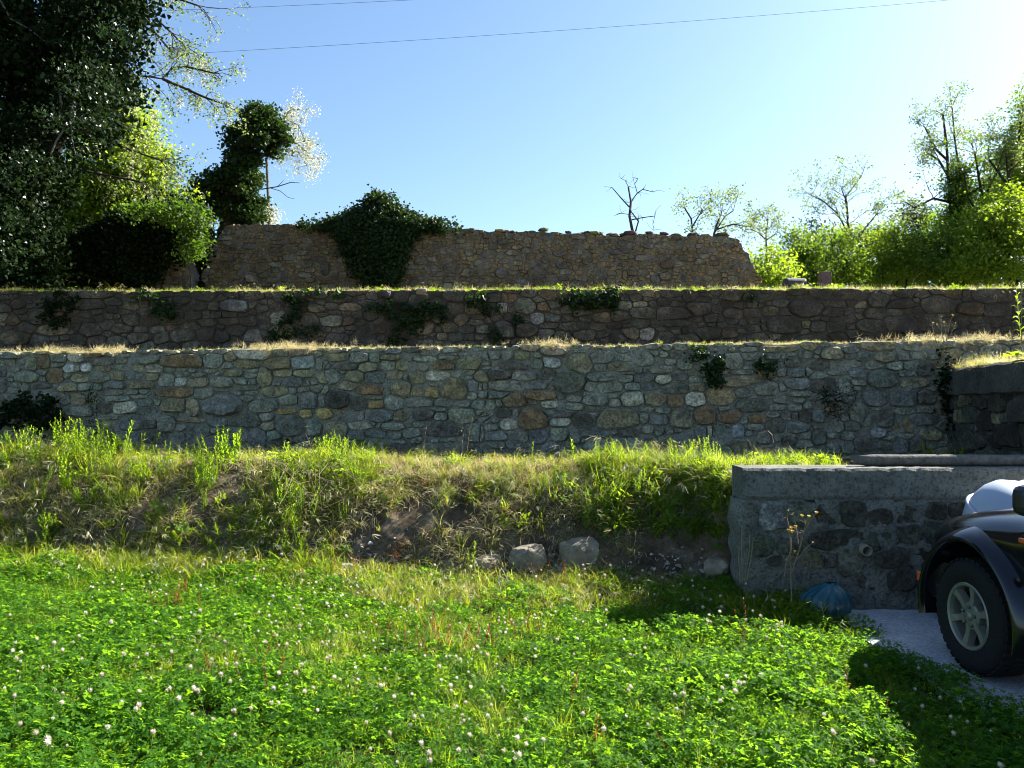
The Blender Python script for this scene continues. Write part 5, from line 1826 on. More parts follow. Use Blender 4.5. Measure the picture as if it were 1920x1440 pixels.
# sections from front to rear: y, list of (x, z) from the sill up to the middle of the top
SEC = [
    (0.70, [(0.42, 0.44), (0.55, 0.50), (0.58, 0.62), (0.55, 0.72), (0.45, 0.77), (0.0, 0.80)]),
    (0.66, [(0.62, 0.42), (0.70, 0.50), (0.72, 0.63), (0.68, 0.75), (0.56, 0.815), (0.0, 0.85)]),
    (0.54, [(0.70, 0.44), (0.78, 0.52), (0.79, 0.66), (0.75, 0.79), (0.62, 0.865), (0.0, 0.90)]),
    (0.42, [(0.72, 0.50), (0.80, 0.56), (0.82, 0.68), (0.78, 0.82), (0.66, 0.90), (0.0, 0.94)]),
    (0.30, [(0.74, 0.66), (0.81, 0.70), (0.83, 0.76), (0.79, 0.84), (0.68, 0.93), (0.0, 0.97)]),
    (0.15, [(0.75, 0.75), (0.82, 0.77), (0.84, 0.80), (0.80, 0.86), (0.69, 0.955), (0.0, 1.0)]),
    (0.0, [(0.75, 0.78), (0.82, 0.79), (0.845, 0.815), (0.81, 0.88), (0.70, 0.975), (0.0, 1.02)]),
    (-0.15, [(0.75, 0.75), (0.83, 0.77), (0.85, 0.81), (0.82, 0.89), (0.705, 0.995), (0.0, 1.04)]),
    (-0.30, [(0.75, 0.66), (0.83, 0.70), (0.855, 0.79), (0.83, 0.90), (0.71, 1.01), (0.0, 1.055)]),
    (-0.42, [(0.75, 0.44), (0.83, 0.56), (0.86, 0.78), (0.835, 0.91), (0.715, 1.02), (0.0, 1.065)]),
    (-0.50, [(0.76, 0.30), (0.84, 0.50), (0.865, 0.78), (0.84, 0.93), (0.73, 1.05), (0.0, 1.085)]),
    (-0.56, [(0.76, 0.29), (0.845, 0.50), (0.87, 0.78), (0.85, 0.95), (0.74, 1.08), (0.0, 1.12)]),
    (-1.12, [(0.76, 0.29), (0.845, 0.50), (0.87, 0.78), (0.86, 0.97), (0.64, 1.66), (0.0, 1.71)]),
    (-2.0, [(0.76, 0.29), (0.845, 0.50), (0.87, 0.78), (0.865, 0.98), (0.64, 1.70), (0.0, 1.75)]),
    (-2.25, [(0.76, 0.40), (0.845, 0.54), (0.87, 0.78), (0.865, 0.98), (0.64, 1.70), (0.0, 1.75)]),
    (-2.38, [(0.75, 0.66), (0.84, 0.70), (0.87, 0.80), (0.865, 0.98), (0.64, 1.70), (0.0, 1.75)]),
    (-2.65, [(0.75, 0.78), (0.84, 0.80), (0.87, 0.84), (0.865, 0.98), (0.64, 1.69), (0.0, 1.745)]),
    (-2.92, [(0.75, 0.66), (0.84, 0.70), (0.865, 0.80), (0.86, 0.98), (0.64, 1.68), (0.0, 1.74)]),
    (-3.08, [(0.74, 0.46), (0.83, 0.54), (0.86, 0.78), (0.855, 0.98), (0.63, 1.66), (0.0, 1.72)]),
    (-3.5, [(0.72, 0.46), (0.80, 0.54), (0.83, 0.78), (0.82, 0.98), (0.60, 1.60), (0.0, 1.66)]),
    (-3.58, [(0.60, 0.48), (0.70, 0.56), (0.74, 0.78), (0.73, 0.98), (0.55, 1.52), (0.0, 1.58)]),
]
V, Fc = [], []
m = 11
for (y, s) in SEC:
    row = [(-x, y, z) for (x, z) in s] + [(x, y, z) for (x, z) in reversed(s[:-1])]
    V += row
for i in range(len(SEC) - 1):
    for k in range(m - 1):
        Fc.append((i * m + k, (i + 1) * m + k, (i + 1) * m + k + 1, i * m + k + 1))
Fc.append(tuple(range(m)))
Fc.append(tuple((len(SEC) - 1) * m + k for k in range(m - 1, -1, -1)))
body = obj('body', V, Fc, M['paint'], car, True)
md = body.modifiers.new('smooth', 'SUBSURF')
md.levels = md.render_levels = 2
mb = MB()
mb.box((-0.62, -3.4, 0.26), (0.62, 0.5, 0.5))
mb.tube([(-0.72, 0, 0.36), (0.72, 0, 0.36)], 0.05, 8)
mb.tube([(-0.72, -2.65, 0.36), (0.72, -2.65, 0.36)], 0.05, 8)
mb.build('underbody', M['trim'], car)


def wheel(y, sx, steer=0.0):
    wh = empty('wheel')
    wh.parent = car
    wh.location = (sx * 0.77, y, 0.338)
    wh.rotation_euler = (0, 0, (0 if sx > 0 else math.pi) + steer)
    # local +x is outwards
    t = MB()
    t.lathe([(0.2, -0.11), (0.26, -0.118), (0.306, -0.115), (0.328, -0.095), (0.335, -0.05), (0.336, 0), (0.335, 0.05), (0.328, 0.095), (0.306, 0.116), (0.27, 0.12), (0.2, 0.112), (0.19, 0.09), (0.19, -0.09)], 48, axis='x', close=True)
    tyre = t.build('tyre', M['rubber'], wh, True)
    tr = MB()
    for k in range(40):
        a = 2 * math.pi * k / 40
        for x0, x1, off in ((-0.095, -0.04, 0), (-0.03, 0.03, 0.5), (0.04, 0.1, 0)):
            a2 = a + off * 2 * math.pi / 40
            c0, s0, c1, s1 = math.cos(a2), math.sin(a2), math.cos(a2 + 0.1), math.sin(a2 + 0.1)
            r0, r1 = 0.329, 0.341
            tr.add([(x0, r0 * c0, r0 * s0), (x1, r0 * c0, r0 * s0), (x1, r0 * c1, r0 * s1), (x0, r0 * c1, r0 * s1), (x0, r1 * c0, r1 * s0), (x1, r1 * c0, r1 * s0), (x1, r1 * c1, r1 * s1), (x0, r1 * c1, r1 * s1)],
                   [(4, 5, 6, 7), (0, 1, 5, 4), (1, 2, 6, 5), (2, 3, 7, 6), (3, 0, 4, 7)])
    tr.build('tread', M['rubber'], wh)
    t = MB()
    t.lathe([(0.198, 0.112), (0.192, 0.118), (0.178, 0.112), (0.172, 0.09), (0.17, 0.0), (0.18, -0.09), (0.195, -0.09), (0.196, 0.09)], 48, axis='x', close=True)
    for k in range(6):
        a = 2 * math.pi * k / 6 + 0.3
        ca, sa = math.cos(a), math.sin(a)
        q = []
        for (r, w_, x1, x0) in ((0.045, 0.032, 0.102, 0.05), (0.11, 0.024, 0.098, 0.055), (0.177, 0.032, 0.108, 0.07)):
            for (sw, x) in ((-w_, x0), (-w_ * 0.72, x1), (w_ * 0.72, x1), (w_, x0)):
                q.append((x, ca * r - sa * sw, sa * r + ca * sw))
        f = []
        for i in range(2):
            for j in range(4):
                f.append((i * 4 + j, i * 4 + (j + 1) % 4, (i + 1) * 4 + (j + 1) % 4, (i + 1) * 4 + j))
        t.add(q, f)
    t.lathe([(0.0005, 0.1), (0.072, 0.1), (0.082, 0.09), (0.085, 0.05), (0.0005, 0.05)], 24, axis='x')
    t.build('rim', M['alloy'], wh, False)
    t = MB()
    t.lathe([(0.0005, 0.112), (0.026, 0.11), (0.03, 0.1), (0.03, 0.09)], 18, axis='x')
    t.build('centre_cap', M['alloy'], wh, True)
    t = MB()
    t.lathe([(0.0005, 0.02), (0.178, 0.02)], 24, axis='x')
    t.lathe([(0.0005, 0.03), (0.14, 0.03), (0.14, 0.015)], 24, axis='x')
    t.build('brake_disc', M['rubber'], wh)
    nut = MB()
    nut.lathe([(0.0005, 0.018), (0.0085, 0.017), (0.0115, 0.012), (0.012, 0.0)], 6, axis='x')
    nm = None
    for k in range(5):
        a = 2 * math.pi * k / 5 + 0.2
        if nm is None:
            o = nut.build('wheel_nut', M['nut'], wh)
            nm = o.data
        else:
            o = bpy.data.objects.new('wheel_nut', nm)
            C.objects.link(o)
            o.parent = wh
        o.location = (0.1, 0.056 * math.cos(a), 0.056 * math.sin(a))
    return wh


for (y, sx, st) in ((0, -1, 0.0), (0, 1, 0.0), (-2.65, -1, 0), (-2.65, 1, 0)):
    wheel(y, sx, st)


def flare(y0, sx):
    V, Fc = [], []
    n = 22
    prof = [(0.77, 0.525), (0.84, 0.505), (0.90, 0.475), (0.925, 0.445), (0.922, 0.425), (0.85, 0.412), (0.40, 0.412), (0.39, 0.05)]
    for i in range(n + 1):
        a = rad(-12) + rad(204) * i / n
        ca, sa = math.cos(a), math.sin(a)
        k = 1 + 0.04 * max(0, sa) ** 4
        for (x, r) in prof:
            V.append((sx * x, y0 + r * ca * 1.04, 0.335 + r * sa * k))
    p_ = len(prof)
    for i in range(n):
        for j in range(p_ - 1):
            Fc.append((i * p_ + j, i * p_ + j + 1, (i + 1) * p_ + j + 1, (i + 1) * p_ + j))
    o = obj('wheel_flare', V, Fc, M['paint'], car, True)
    s = o.modifiers.new('smooth', 'SUBSURF')
    s.levels = s.render_levels = 1


for y0 in (0.0, -2.65):
    for sx in (-1, 1):
        flare(y0, sx)
# bumpers
V, Fc = [], []
pf = [(0.0, 0.80), (0.5, 0.77), (0.74, 0.68), (0.86, 0.52), (0.885, 0.42)]
pts = [(-x, y) for (x, y) in reversed(pf)] + pf[1:]
for (x, y) in pts:
    V += [(x * 0.97, y - 0.03, 0.36), (x, y, 0.42), (x, y + 0.005, 0.54), (x * 0.97, y - 0.03, 0.59), (x * 0.9, y - 0.1, 0.59), (x * 0.9, y - 0.1, 0.36)]
for i in range(len(pts) - 1):
    for k in range(6):
        k2 = (k + 1) % 6
        Fc.append((i * 6 + k, i * 6 + k2, (i + 1) * 6 + k2, (i + 1) * 6 + k))
Fc += [(0, 1, 2, 3, 4, 5), tuple(len(V) - 1 - k for k in range(6))]
obj('front_bumper', V, Fc, M['trim'], car, True)
mb = MB()
mb.box((-0.84, -3.72, 0.40), (0.84, -3.5, 0.62))
o = mb.build('rear_bumper', M['trim'], car)
b = o.modifiers.new('bevel', 'BEVEL')
b.width, b.segments = 0.05, 3


def small_box(name, a, b, mat, bev=0.015, rot=None):
    c = [(a[i] + b[i]) / 2 for i in range(3)]
    mb = MB()
    mb.box([a[i] - c[i] for i in range(3)], [b[i] - c[i] for i in range(3)])
    o = mb.build(name, mat, car, False)
    o.location = c
    if rot:
        o.rotation_euler = rot
    q = o.modifiers.new('bevel', 'BEVEL')
    q.width, q.segments = bev, 3
    return o


for sx in (-1, 1):
    small_box('marker_lamp', (sx * 0.885 - 0.008, 0.44, 0.44), (sx * 0.885 + 0.008, 0.52, 0.50), M['amber'], 0.006)
    o = small_box('side_repeater', (sx * 0.853 - 0.012, -0.475, 0.845), (sx * 0.853 + 0.012, -0.425, 0.875), M['amber'], 0.01)
    # headlight
    mb = MB()
    mb.lathe([(0.0005, 0.05), (0.05, 0.045), (0.085, 0.02), (0.09, -0.04)], 20)
    o = mb.build('headlight', M['lamp'], car, True)
    o.location, o.rotation_euler = (sx * 0.56, 0.68, 0.70), (-math.pi / 2, 0, 0)
    small_box('tail_light', (sx * 0.74 - 0.06, -3.62, 0.80), (sx * 0.74 + 0.06, -3.5, 1.05), M['redlens'], 0.02)
    # mirror
    mi_ = small_box('wing_mirror', (sx * 1.0 - 0.08, -0.80, 1.03), (sx * 1.0 + 0.08, -0.66, 1.19), M['trim'], 0.05, (0, 0, sx * -0.15))
    mb = MB()
    mb.tube([(sx * -0.15, 0.02, -0.05), (sx * -0.02, 0.0, -0.07)], 0.025, 8)
    mb.build('mirror_arm', M['trim'], mi_)
    mb = MB()
    mb.box((-0.065, -0.076, -0.06), (0.065, -0.072, 0.06))
    mb.build('mirror_glass', M['chrome'], mi_)
    # side windows
    for (ya, yb, yc, yd) in ((-1.2, -0.8, -1.95, -1.95), (-1.99 - 0.05, -2.04, -2.62, -2.62), (-2.7, -2.7, -3.38, -3.42)):
        def sp(y, z):
            f = (z - 0.98) / 0.7
            return (sx * (0.872 - 0.222 * max(0, f)), y, z)
        q = [sp(yb, 1.03), sp(yd, 1.03), sp(yc, 1.6), sp(ya, 1.6)]
        q2 = [(v[0] - sx * 0.012, v[1], v[2]) for v in q]
        obj('side_window', q + q2, [(0, 1, 2, 3), (7, 6, 5, 4), (0, 4, 5, 1), (1, 5, 6, 2), (2, 6, 7, 3), (3, 7, 4, 0)], M['glass'], car)
    # door with handle
    for (ya, yb) in ((-0.62, -1.95), (-1.99, -2.3)):
        mb = MB()
        X = sx * 0.874
        mb.add([(sx * 0.850, ya, 0.5), (sx * 0.850, yb, 0.5), (X, yb, 0.78), (X, ya, 0.78), (sx * 0.866, yb, 0.96), (sx * 0.862, ya, 0.96)], [(0, 1, 2, 3), (3, 2, 4, 5)])
        dr = mb.build('door', M['paint'], car, True)
        s = dr.modifiers.new('thick', 'SOLIDIFY')
        s.thickness = 0.012
        mb = MB()
        mb.tube([(X + sx * 0.01, yb + 0.12, 0.86), (X + sx * 0.03, yb + 0.14, 0.865), (X + sx * 0.03, yb + 0.24, 0.865), (X + sx * 0.01, yb + 0.26, 0.86)], 0.012, 6)
        mb.build('handle', M['trim'], dr)
# windscreen and rear window
q = [(-0.68, -0.62, 1.14), (0.68, -0.62, 1.14), (0.58, -1.08, 1.62), (-0.58, -1.08, 1.62)]
q = [(x, y + 0.02, z + 0.025) for (x, y, z) in q]
q2 = [(x, y - 0.008, z - 0.01) for (x, y, z) in q]
obj('windscreen', q + q2, [(0, 1, 2, 3), (7, 6, 5, 4), (0, 4, 5, 1), (1, 5, 6, 2), (2, 6, 7, 3), (3, 7, 4, 0)], M['glass'], car)
q = [(-0.62, -3.60, 1.06), (0.62, -3.60, 1.06), (0.5, -3.575, 1.48), (-0.5, -3.575, 1.48)]
q2 = [(x, y + 0.01, z) for (x, y, z) in q]
obj('rear_window', q + q2, [(0, 1, 2, 3), (7, 6, 5, 4), (0, 4, 5, 1), (1, 5, 6, 2), (2, 6, 7, 3), (3, 7, 4, 0)], M['glass'], car)
mb = MB()
for k in range(7):
    x = -0.24 + 0.08 * k
    mb.box((x - 0.02, 0.695, 0.62), (x + 0.02, 0.712, 0.755))
mb.build('grille', M['trim'], car)

# ------------------------------------------------------------------ things standing about
# white tub leaning behind the car
tub = empty('plastic_tub', W(1862, 1140, 5.92))
tub.location.z = 0.006
tag(tub, 'big white plastic tub with a ridge, coloured as if shaded, between car bonnet and concrete wall', 'tub')
mb = MB()
mb.lathe([(0.24, 0.0), (0.25, 0.02), (0.275, 0.35), (0.288, 0.70), (0.295, 0.76), (0.298, 0.80), (0.292, 0.812), (0.285, 0.815)], 40)
o = mb.build('shell', M['shaded_white_plastic'], tub, True)
o2 = MB()
o2.lathe([(0.285, 0.815), (0.274, 0.86), (0.245, 0.93), (0.2, 0.985), (0.13, 1.02), (0.06, 1.035), (0.0005, 1.038)], 40)
o2 = o2.build('lid', M['shaded_white_plastic'], tub, True)
mb = MB()
mb.lathe([(0.297, 0.80), (0.306, 0.806), (0.306, 0.816), (0.295, 0.822), (0.285, 0.818)], 40)
mb.build('rim', M['shaded_white_plastic'], tub, True)
tub.rotation_euler = (rad(24), rad(8), 0.1)
tub.location.x -= 0.1
tub.location.y += 0.12
tub.location.z += 0.02
tub.scale = (1.08, 1.08, 1.06)
t = empty('canister', W(1922, 1140, 5.95))
t.location.z = 0.006
t.location.x = W(1930, 900, 5.95).x + 0.02
tag(t, 'pale cream plastic canister just showing at the right edge beside the white tub', 'canister')
mb = MB()
mb.lathe([(0.0005, 0.0), (0.12, 0.0), (0.13, 0.02), (0.13, 0.9), (0.12, 0.97), (0.09, 1.025), (0.05, 1.04), (0.0005, 1.04)], 28)
mb.build('canister_body', M['cream_plastic'], t, True)
mb = MB()
mb.lathe([(0.132, 0.93), (0.136, 0.935), (0.136, 0.95), (0.13, 0.955)], 28)
mb.build('rim', M['cream_plastic'], t, True)

# blue bag, gathered at the neck
V, Fc = [], []
BH = [(0.0, 0.10), (0.015, 0.15), (0.06, 0.175), (0.12, 0.175), (0.17, 0.155), (0.21, 0.115), (0.235, 0.075), (0.25, 0.05), (0.262, 0.045)]
nb_ = 56
for hi, (h, r) in enumerate(BH):
    for k in range(nb_):
        a = 2 * math.pi * k / nb_
        pl_ = 0.16 * abs(math.sin(6.5 * a + 1.2 * nz(a, h * 4))) * min(1.0, hi / 5) + 0.16 * nz(math.cos(a) * 1.3, math.sin(a) * 1.3, h * 8) + 0.08 * nz(math.cos(a) * 4, math.sin(a) * 4, h * 25)
        rr_ = r * (1 - pl_)
        V.append((rr_ * math.cos(a) * 1.1 + 0.25 * h, rr_ * math.sin(a) * 0.85 - 0.1 * h, h + 0.012 * nz(a * 2, h * 20)))
for i_ in range(len(BH) - 1):
    for k in range(nb_):
        k2 = (k + 1) % nb_
        Fc.append((i_ * nb_ + k, i_ * nb_ + k2, (i_ + 1) * nb_ + k2, (i_ + 1) * nb_ + k))
Fc.append(tuple(range(nb_ - 1, -1, -1)))
o = obj('plastic_bag', V, Fc, M['blue_plastic'], None, True)
p = W(1538, 1100, 6.06)
o.location = (p.x, 6.06, 0.01)
tag(o, 'crumpled blue plastic bag lying at the foot of the concrete wall', 'bag')


def on_bank_px(px, py):
    best = None
    for i in range(0, 100):
        k = i * 0.1
        x = (px - 960) / F * 7.5
        for _ in range(5):
            x = (px - 960) / F * bank_point(x, k).y
        p = bank_point(x, k)
        yy = 760 + (EYE - p.z) / p.y * F
        if best is None or abs(yy - py) < best[0]:
            best = (abs(yy - py), p)
    return best[1]


def rock(name, label, px, py, d, sx, sy, sz, seed, mat='rock', cat='rock', group=None):
    bm = bmesh.new()
    bmesh.ops.create_icosphere(bm, subdivisions=4, radius=1)
    for v in bm.verts:
        c = v.co.copy()
        q = 1 + 0.28 * nz(c.x * 1.2 + seed, c.y * 1.2, c.z * 1.2) + 0.12 * nz(c.x * 3 + seed, c.y * 3, c.z * 3)
        q += 0.07 * abs(nz(c.x * 6 + seed, c.y * 6, c.z * 6)) + 0.03 * nz(c.x * 14, c.y * 14 + seed, c.z * 14)
        c = c * q
        for k, s in enumerate((sx, sy, sz)):
            a = c[k]
            c[k] = s * math.copysign(min(abs(a), 0.66 + 0.22 * abs(a)) * 1.22, a)
        v.co = c
    me = bpy.data.meshes.new(name)
    bm.to_mesh(me)
    bm.free()
    o = link(name, me, M[mat])
    o.location = W(px, py, d) if d > 10 else on_bank_px(px, py) + Vector((0, 0.03, -0.1 * sz))
    o.rotation_euler = (R.gauss(0, 0.1), R.gauss(0, 0.1), R.gauss(0, 0.4))
    tag(o, label, cat, group)
    return o


rock('rock', 'larger pale boulder with a peaked top at the foot of the bank', 1090, 1040, 6.74, 0.17, 0.12, 0.14, 3)
rock('rock', 'flat topped pale boulder beside the peaked one, foot of the bank', 988, 1046, 6.78, 0.15, 0.12, 0.105, 8)
rock('rock', 'low flat slab of rock left of the two pale boulders', 918, 1050, 6.85, 0.13, 0.1, 0.05, 12)
rock('rock', 'small whitish stone half buried low in the bank, left of centre', 648, 1062, 7.0, 0.07, 0.06, 0.045, 17, 'gravel')
rock('rock', 'whitish broken stone in the bank under the leafy weed clump', 474, 1022, 7.05, 0.06, 0.05, 0.05, 19, 'gravel')
rock('rock', 'small brownish rock low in the bank near the concrete wall', 1345, 1060, 6.5, 0.1, 0.08, 0.07, 23)
rock('stone', 'pale loose stone on the turf edge above the wide ivy band', 790, 547, 12.75, 0.07, 0.08, 0.05, 29, 'rock', 'stone')
rock('stone', 'loose grey stone lying on the turf edge left of the pale one', 722, 550, 12.75, 0.08, 0.08, 0.05, 31, 'slate', 'stone')
# loose rubble in the bare part of the bank: too many and too small to count
gm = MB()
for _ in range(1800):
    x = R.uniform(-2.6, 1.8)
    p = bank_point(x, abs(R.gauss(0, 1.1)) + 0.6)
    s = R.uniform(0.006, 0.022) if R.random() < 0.9 else R.uniform(0.02, 0.045)
    b = [Vector((R.gauss(0, 1), R.gauss(0, 1), R.gauss(0, 0.7))).normalized() * s for _ in range(4)]
    gm.add([p + Vector((0, -s * 0.3, s * 0.3)) + q for q in b], [(0, 1, 2), (0, 3, 1), (1, 3, 2), (0, 2, 3)])
tag(gm.build('rubble', M['gravel']), 'pale chips of stone in the bare earth of the bank', kind='stuff')

# old beam on the concrete wall
mb = MB()
x0 = W(1602, 870, 6.52).x
pts, rs = [], []
for i in range(24):
    f = i / 23
    pts.append((x0 + f * 3.2, 6.52 + 0.01 * nz(f * 6, 2), 1.108 + 0.045 + 0.006 * nz(f * 9, 7)))
    rs.append(0.048 * (0.72 if i == 0 else 1) * (1 + 0.06 * nz(f * 12, 4)))
mb.tube(pts, rs, 10)
o = mb.build('wooden_beam', M['timber'], None, True)
tag(o, 'weathered round timber lying along the back of the concrete wall', 'beam')

# dark slab and post on the upper terrace
d = 13.1
p0, p1 = W(1471, 545, d), W(1507, 523, d)
V, Fc = [], []
n = 12
hw, h = (p1.x - p0.x) / 2, 0.19
for (x, k) in ((-hw, 0.96), (-hw + 0.015, 1.0), (hw - 0.015, 1.0), (hw, 0.97)):
    for j in range(n + 1):
        a = math.pi * j / n
        V.append((x, 0.12 * math.cos(a) * k, (0.08 + 0.16 * math.sin(a) ** 0.6 * k) if 0 < j < n else 0.0))
for i in range(3):
    for j in range(n):
        Fc.append((i * (n + 1) + j, i * (n + 1) + j + 1, (i + 1) * (n + 1) + j + 1, (i + 1) * (n + 1) + j))
    Fc.append((i * (n + 1), (i + 1) * (n + 1), (i + 1) * (n + 1) + n, i * (n + 1) + n))
Fc += [tuple(range(n, -1, -1)), tuple(3 * (n + 1) + j for j in range(n + 1))]
o = obj('stone_block', V, Fc, M['slate'], None, False)
o.location = ((p0.x + p1.x) / 2, d, 3.45)
o.rotation_euler = (0, 0.0, 0.1)
tag(o, 'low dark block with rounded top lying on the upper terrace, right of the ruin', 'block')
d = 13.3
p0, p1 = W(1536, 540, d), W(1557, 510, d)
post = empty('stone_post', ((p0.x + p1.x) / 2, d, 3.43))
tag(post, 'short reddish square stone post standing on the upper terrace', 'post')
mb = MB()
hw = (p1.x - p0.x) / 2
top = p1.z - 3.43
mb.add([(-hw, -0.09, 0), (hw * 0.85, -0.09, 0), (hw, 0.09, 0), (-hw * 0.9, 0.09, 0), (-hw * 0.95, -0.085, top - 0.01), (hw * 0.8, -0.088, top), (hw * 0.97, 0.09, top - 0.005), (-hw * 0.9, 0.085, top)],
       [(0, 3, 2, 1), (4, 5, 6, 7), (0, 1, 5, 4), (1, 2, 6, 5), (2, 3, 7, 6), (3, 0, 4, 7)])
o = mb.build('shaft', M['redstone'], post)
b = o.modifiers.new('bevel', 'BEVEL')
b.width, b.segments = 0.01, 2
mb = MB()
mb.box((-hw * 1.3, -0.14, 0.0), (hw * 1.3, 0.14, 0.06))
mb.build('base', M['rock'], post)

# overhead cables
def cable(label, a, b, sag, r=0.006):
    a, b = Vector(a), Vector(b)
    e = (b - a) * 0.35
    a, b = a - e, b + e
    pts = []
    for i in range(33):
        f = i / 32
        q = a.lerp(b, f)
        q.z -= sag * 4 * (f - f * f) - sag * 4 * (0.206 - 0.206 ** 2)
        pts.append(q)
    mb = MB()
    mb.tube(pts, r, 5)
    tag(mb.build('power_line', M['wire'], None, True), label, 'cable')


cable('upper overhead cable leaving the picture through the top edge', W(330, 19, 30), W(770, 0, 31), 0.05)
cable('lower overhead cable crossing most of the sky above the ruin', W(380, 99, 30), W(1780, 0, 33), 0.35)

# ------------------------------------------------------------------ weeds that stand out one by one
def weed(name, label, cat, pos, parts_fn, group=None, rzv=None):
    t = empty(name, pos, R.uniform(0, 6.283) if rzv is None else rzv)
    tag(t, label, cat, group)
    for (nm, P, mats) in parts_fn():
        me = proto(nm, P, mats)
        o = bpy.data.objects.new(nm, me)
        C.objects.link(o)
        o.parent = t
    return t


def clump(n, h, ll, lw, sp, nl=34):
    return merge(*[(leafy_stem(R.uniform(0.7, 1.1) * h, nl, ll, lw), (R.gauss(0, sp), R.gauss(0, sp * 0.7), 0), R.uniform(0, 6), 0) for _ in range(n)])


def on_bank(px, k):
    x = (px - 960) / F * 8
    for _ in range(8):
        x = (px - 960) / F * bank_point(x, k).y
    return bank_point(x, k)


def erect(label, px, d, h, n=2, ll=0.085, lw=0.008, sp=0.02):
    weed('weed', label, 'weed', on_bank(px, d), lambda: [('stem_and_leaves', clump(n, h, ll, lw, sp), [M['weed']])])


erect('bushy bright leafed weed clump on the bank edge, left of the drain pipe', 430, 8.2, 0.36, 9, 0.10, 0.014, 0.11)
erect('tall narrow weed at the left, on the bank edge in front of the dark shrub', 108, 8.5, 0.42, 4, 0.1, 0.009, 0.03)
erect('thin weed stem reaching highest in front of the dark left shrub', 120, 8.8, 0.58, 1, 0.06, 0.008)
erect('thin weed stem right of the dark left shrub, on the bank edge', 150, 8.6, 0.42, 1, 0.05, 0.007)
erect('small weed stem standing alone under the blue grey triangle stone', 220, 8.4, 0.3, 1, 0.05, 0.008)
erect('slim weed just left of the bushy clump on the bank edge', 360, 8.6, 0.27, 1, 0.04, 0.008)
erect('spiky weed growing up before the flat slab of rock low on the bank', 880, 1.0, 0.34, 2, 0.085, 0.009, 0.012)
erect('slim pale weed standing on the bank edge at the centre', 1003, 8.6, 0.3, 1, 0.035, 0.006)
erect('broad leafed weed standing on the bank edge right of centre', 1075, 8.8, 0.3, 1, 0.09, 0.016)
erect('upright weed on the bank edge near the left end of the concrete wall', 1466, 9.0, 0.28, 2, 0.08, 0.009, 0.01)
erect('leafy weed behind the top of the concrete wall, left of the timber', 1548, 9.2, 0.17, 3, 0.09, 0.015, 0.03)
erect('weed lit by the sun at the left end of the round timber', 1620, 9.0, 0.17, 1, 0.08, 0.01)
erect('shaded weed under the side wall, left of its twin', 1742, 10.6, 0.22, 3, 0.07, 0.01, 0.02)
erect('shaded weed under the side wall, right of its twin', 1800, 10.4, 0.2, 3, 0.07, 0.01, 0.03)
erect('upright green weed in the middle of the bare bank, left of the pale rosette', 525, 4.0, 0.26, 2, 0.09, 0.012, 0.012)
erect('leafy weed on the steep left bank below the tall narrow weed', 130, 5.0, 0.4, 4, 0.1, 0.012, 0.05)
erect('willowy weed on the left bank right of the leafy one', 180, 5.2, 0.38, 3, 0.1, 0.01, 0.03)
erect('low weed at the left foot of the bank', 95, 2.0, 0.34, 4, 0.1, 0.01, 0.05)
# pale rosette
weed('rosette_plant', 'pale broad leafed rosette on the bare bank, left of centre', 'plant', on_bank(600, 3.6) + Vector((0, -0.05, 0.02)),
     lambda: [('leaves', herb(9, 0.02, 0.04, 0.085), [M['locust_pale']])])
# clover mat hanging from the bank edge
t = empty('hanging_plant', on_bank(690, 6.5))
tag(t, 'cushion of small round green leaves hanging over the bank edge left of centre', 'plant')
me = proto('foliage', merge(*[(herb(60, 0.07, 0.03, 0.028), (R.gauss(0, 0.17), R.gauss(-0.02, 0.04) - 0.03, R.gauss(-0.07, 0.07)), 0, 0) for _ in range(26)]), [M['weed']])
o = bpy.data.objects.new('foliage', me)
C.objects.link(o)
o.parent = t
t = empty('hanging_plant', on_bank(1030, 5.6))
tag(t, 'feathery green plant on the bank above the peaked boulder', 'plant')
me = proto('foliage', merge(*[(leafy_stem(R.uniform(0.12, 0.22), 30, 0.04, 0.006), (R.gauss(0, 0.09), R.gauss(-0.03, 0.03), R.gauss(-0.04, 0.05)), R.uniform(0, 6), 0) for _ in range(22)]), [M['weed']])
o = bpy.data.objects.new('foliage', me)
C.objects.link(o)
o.parent = t


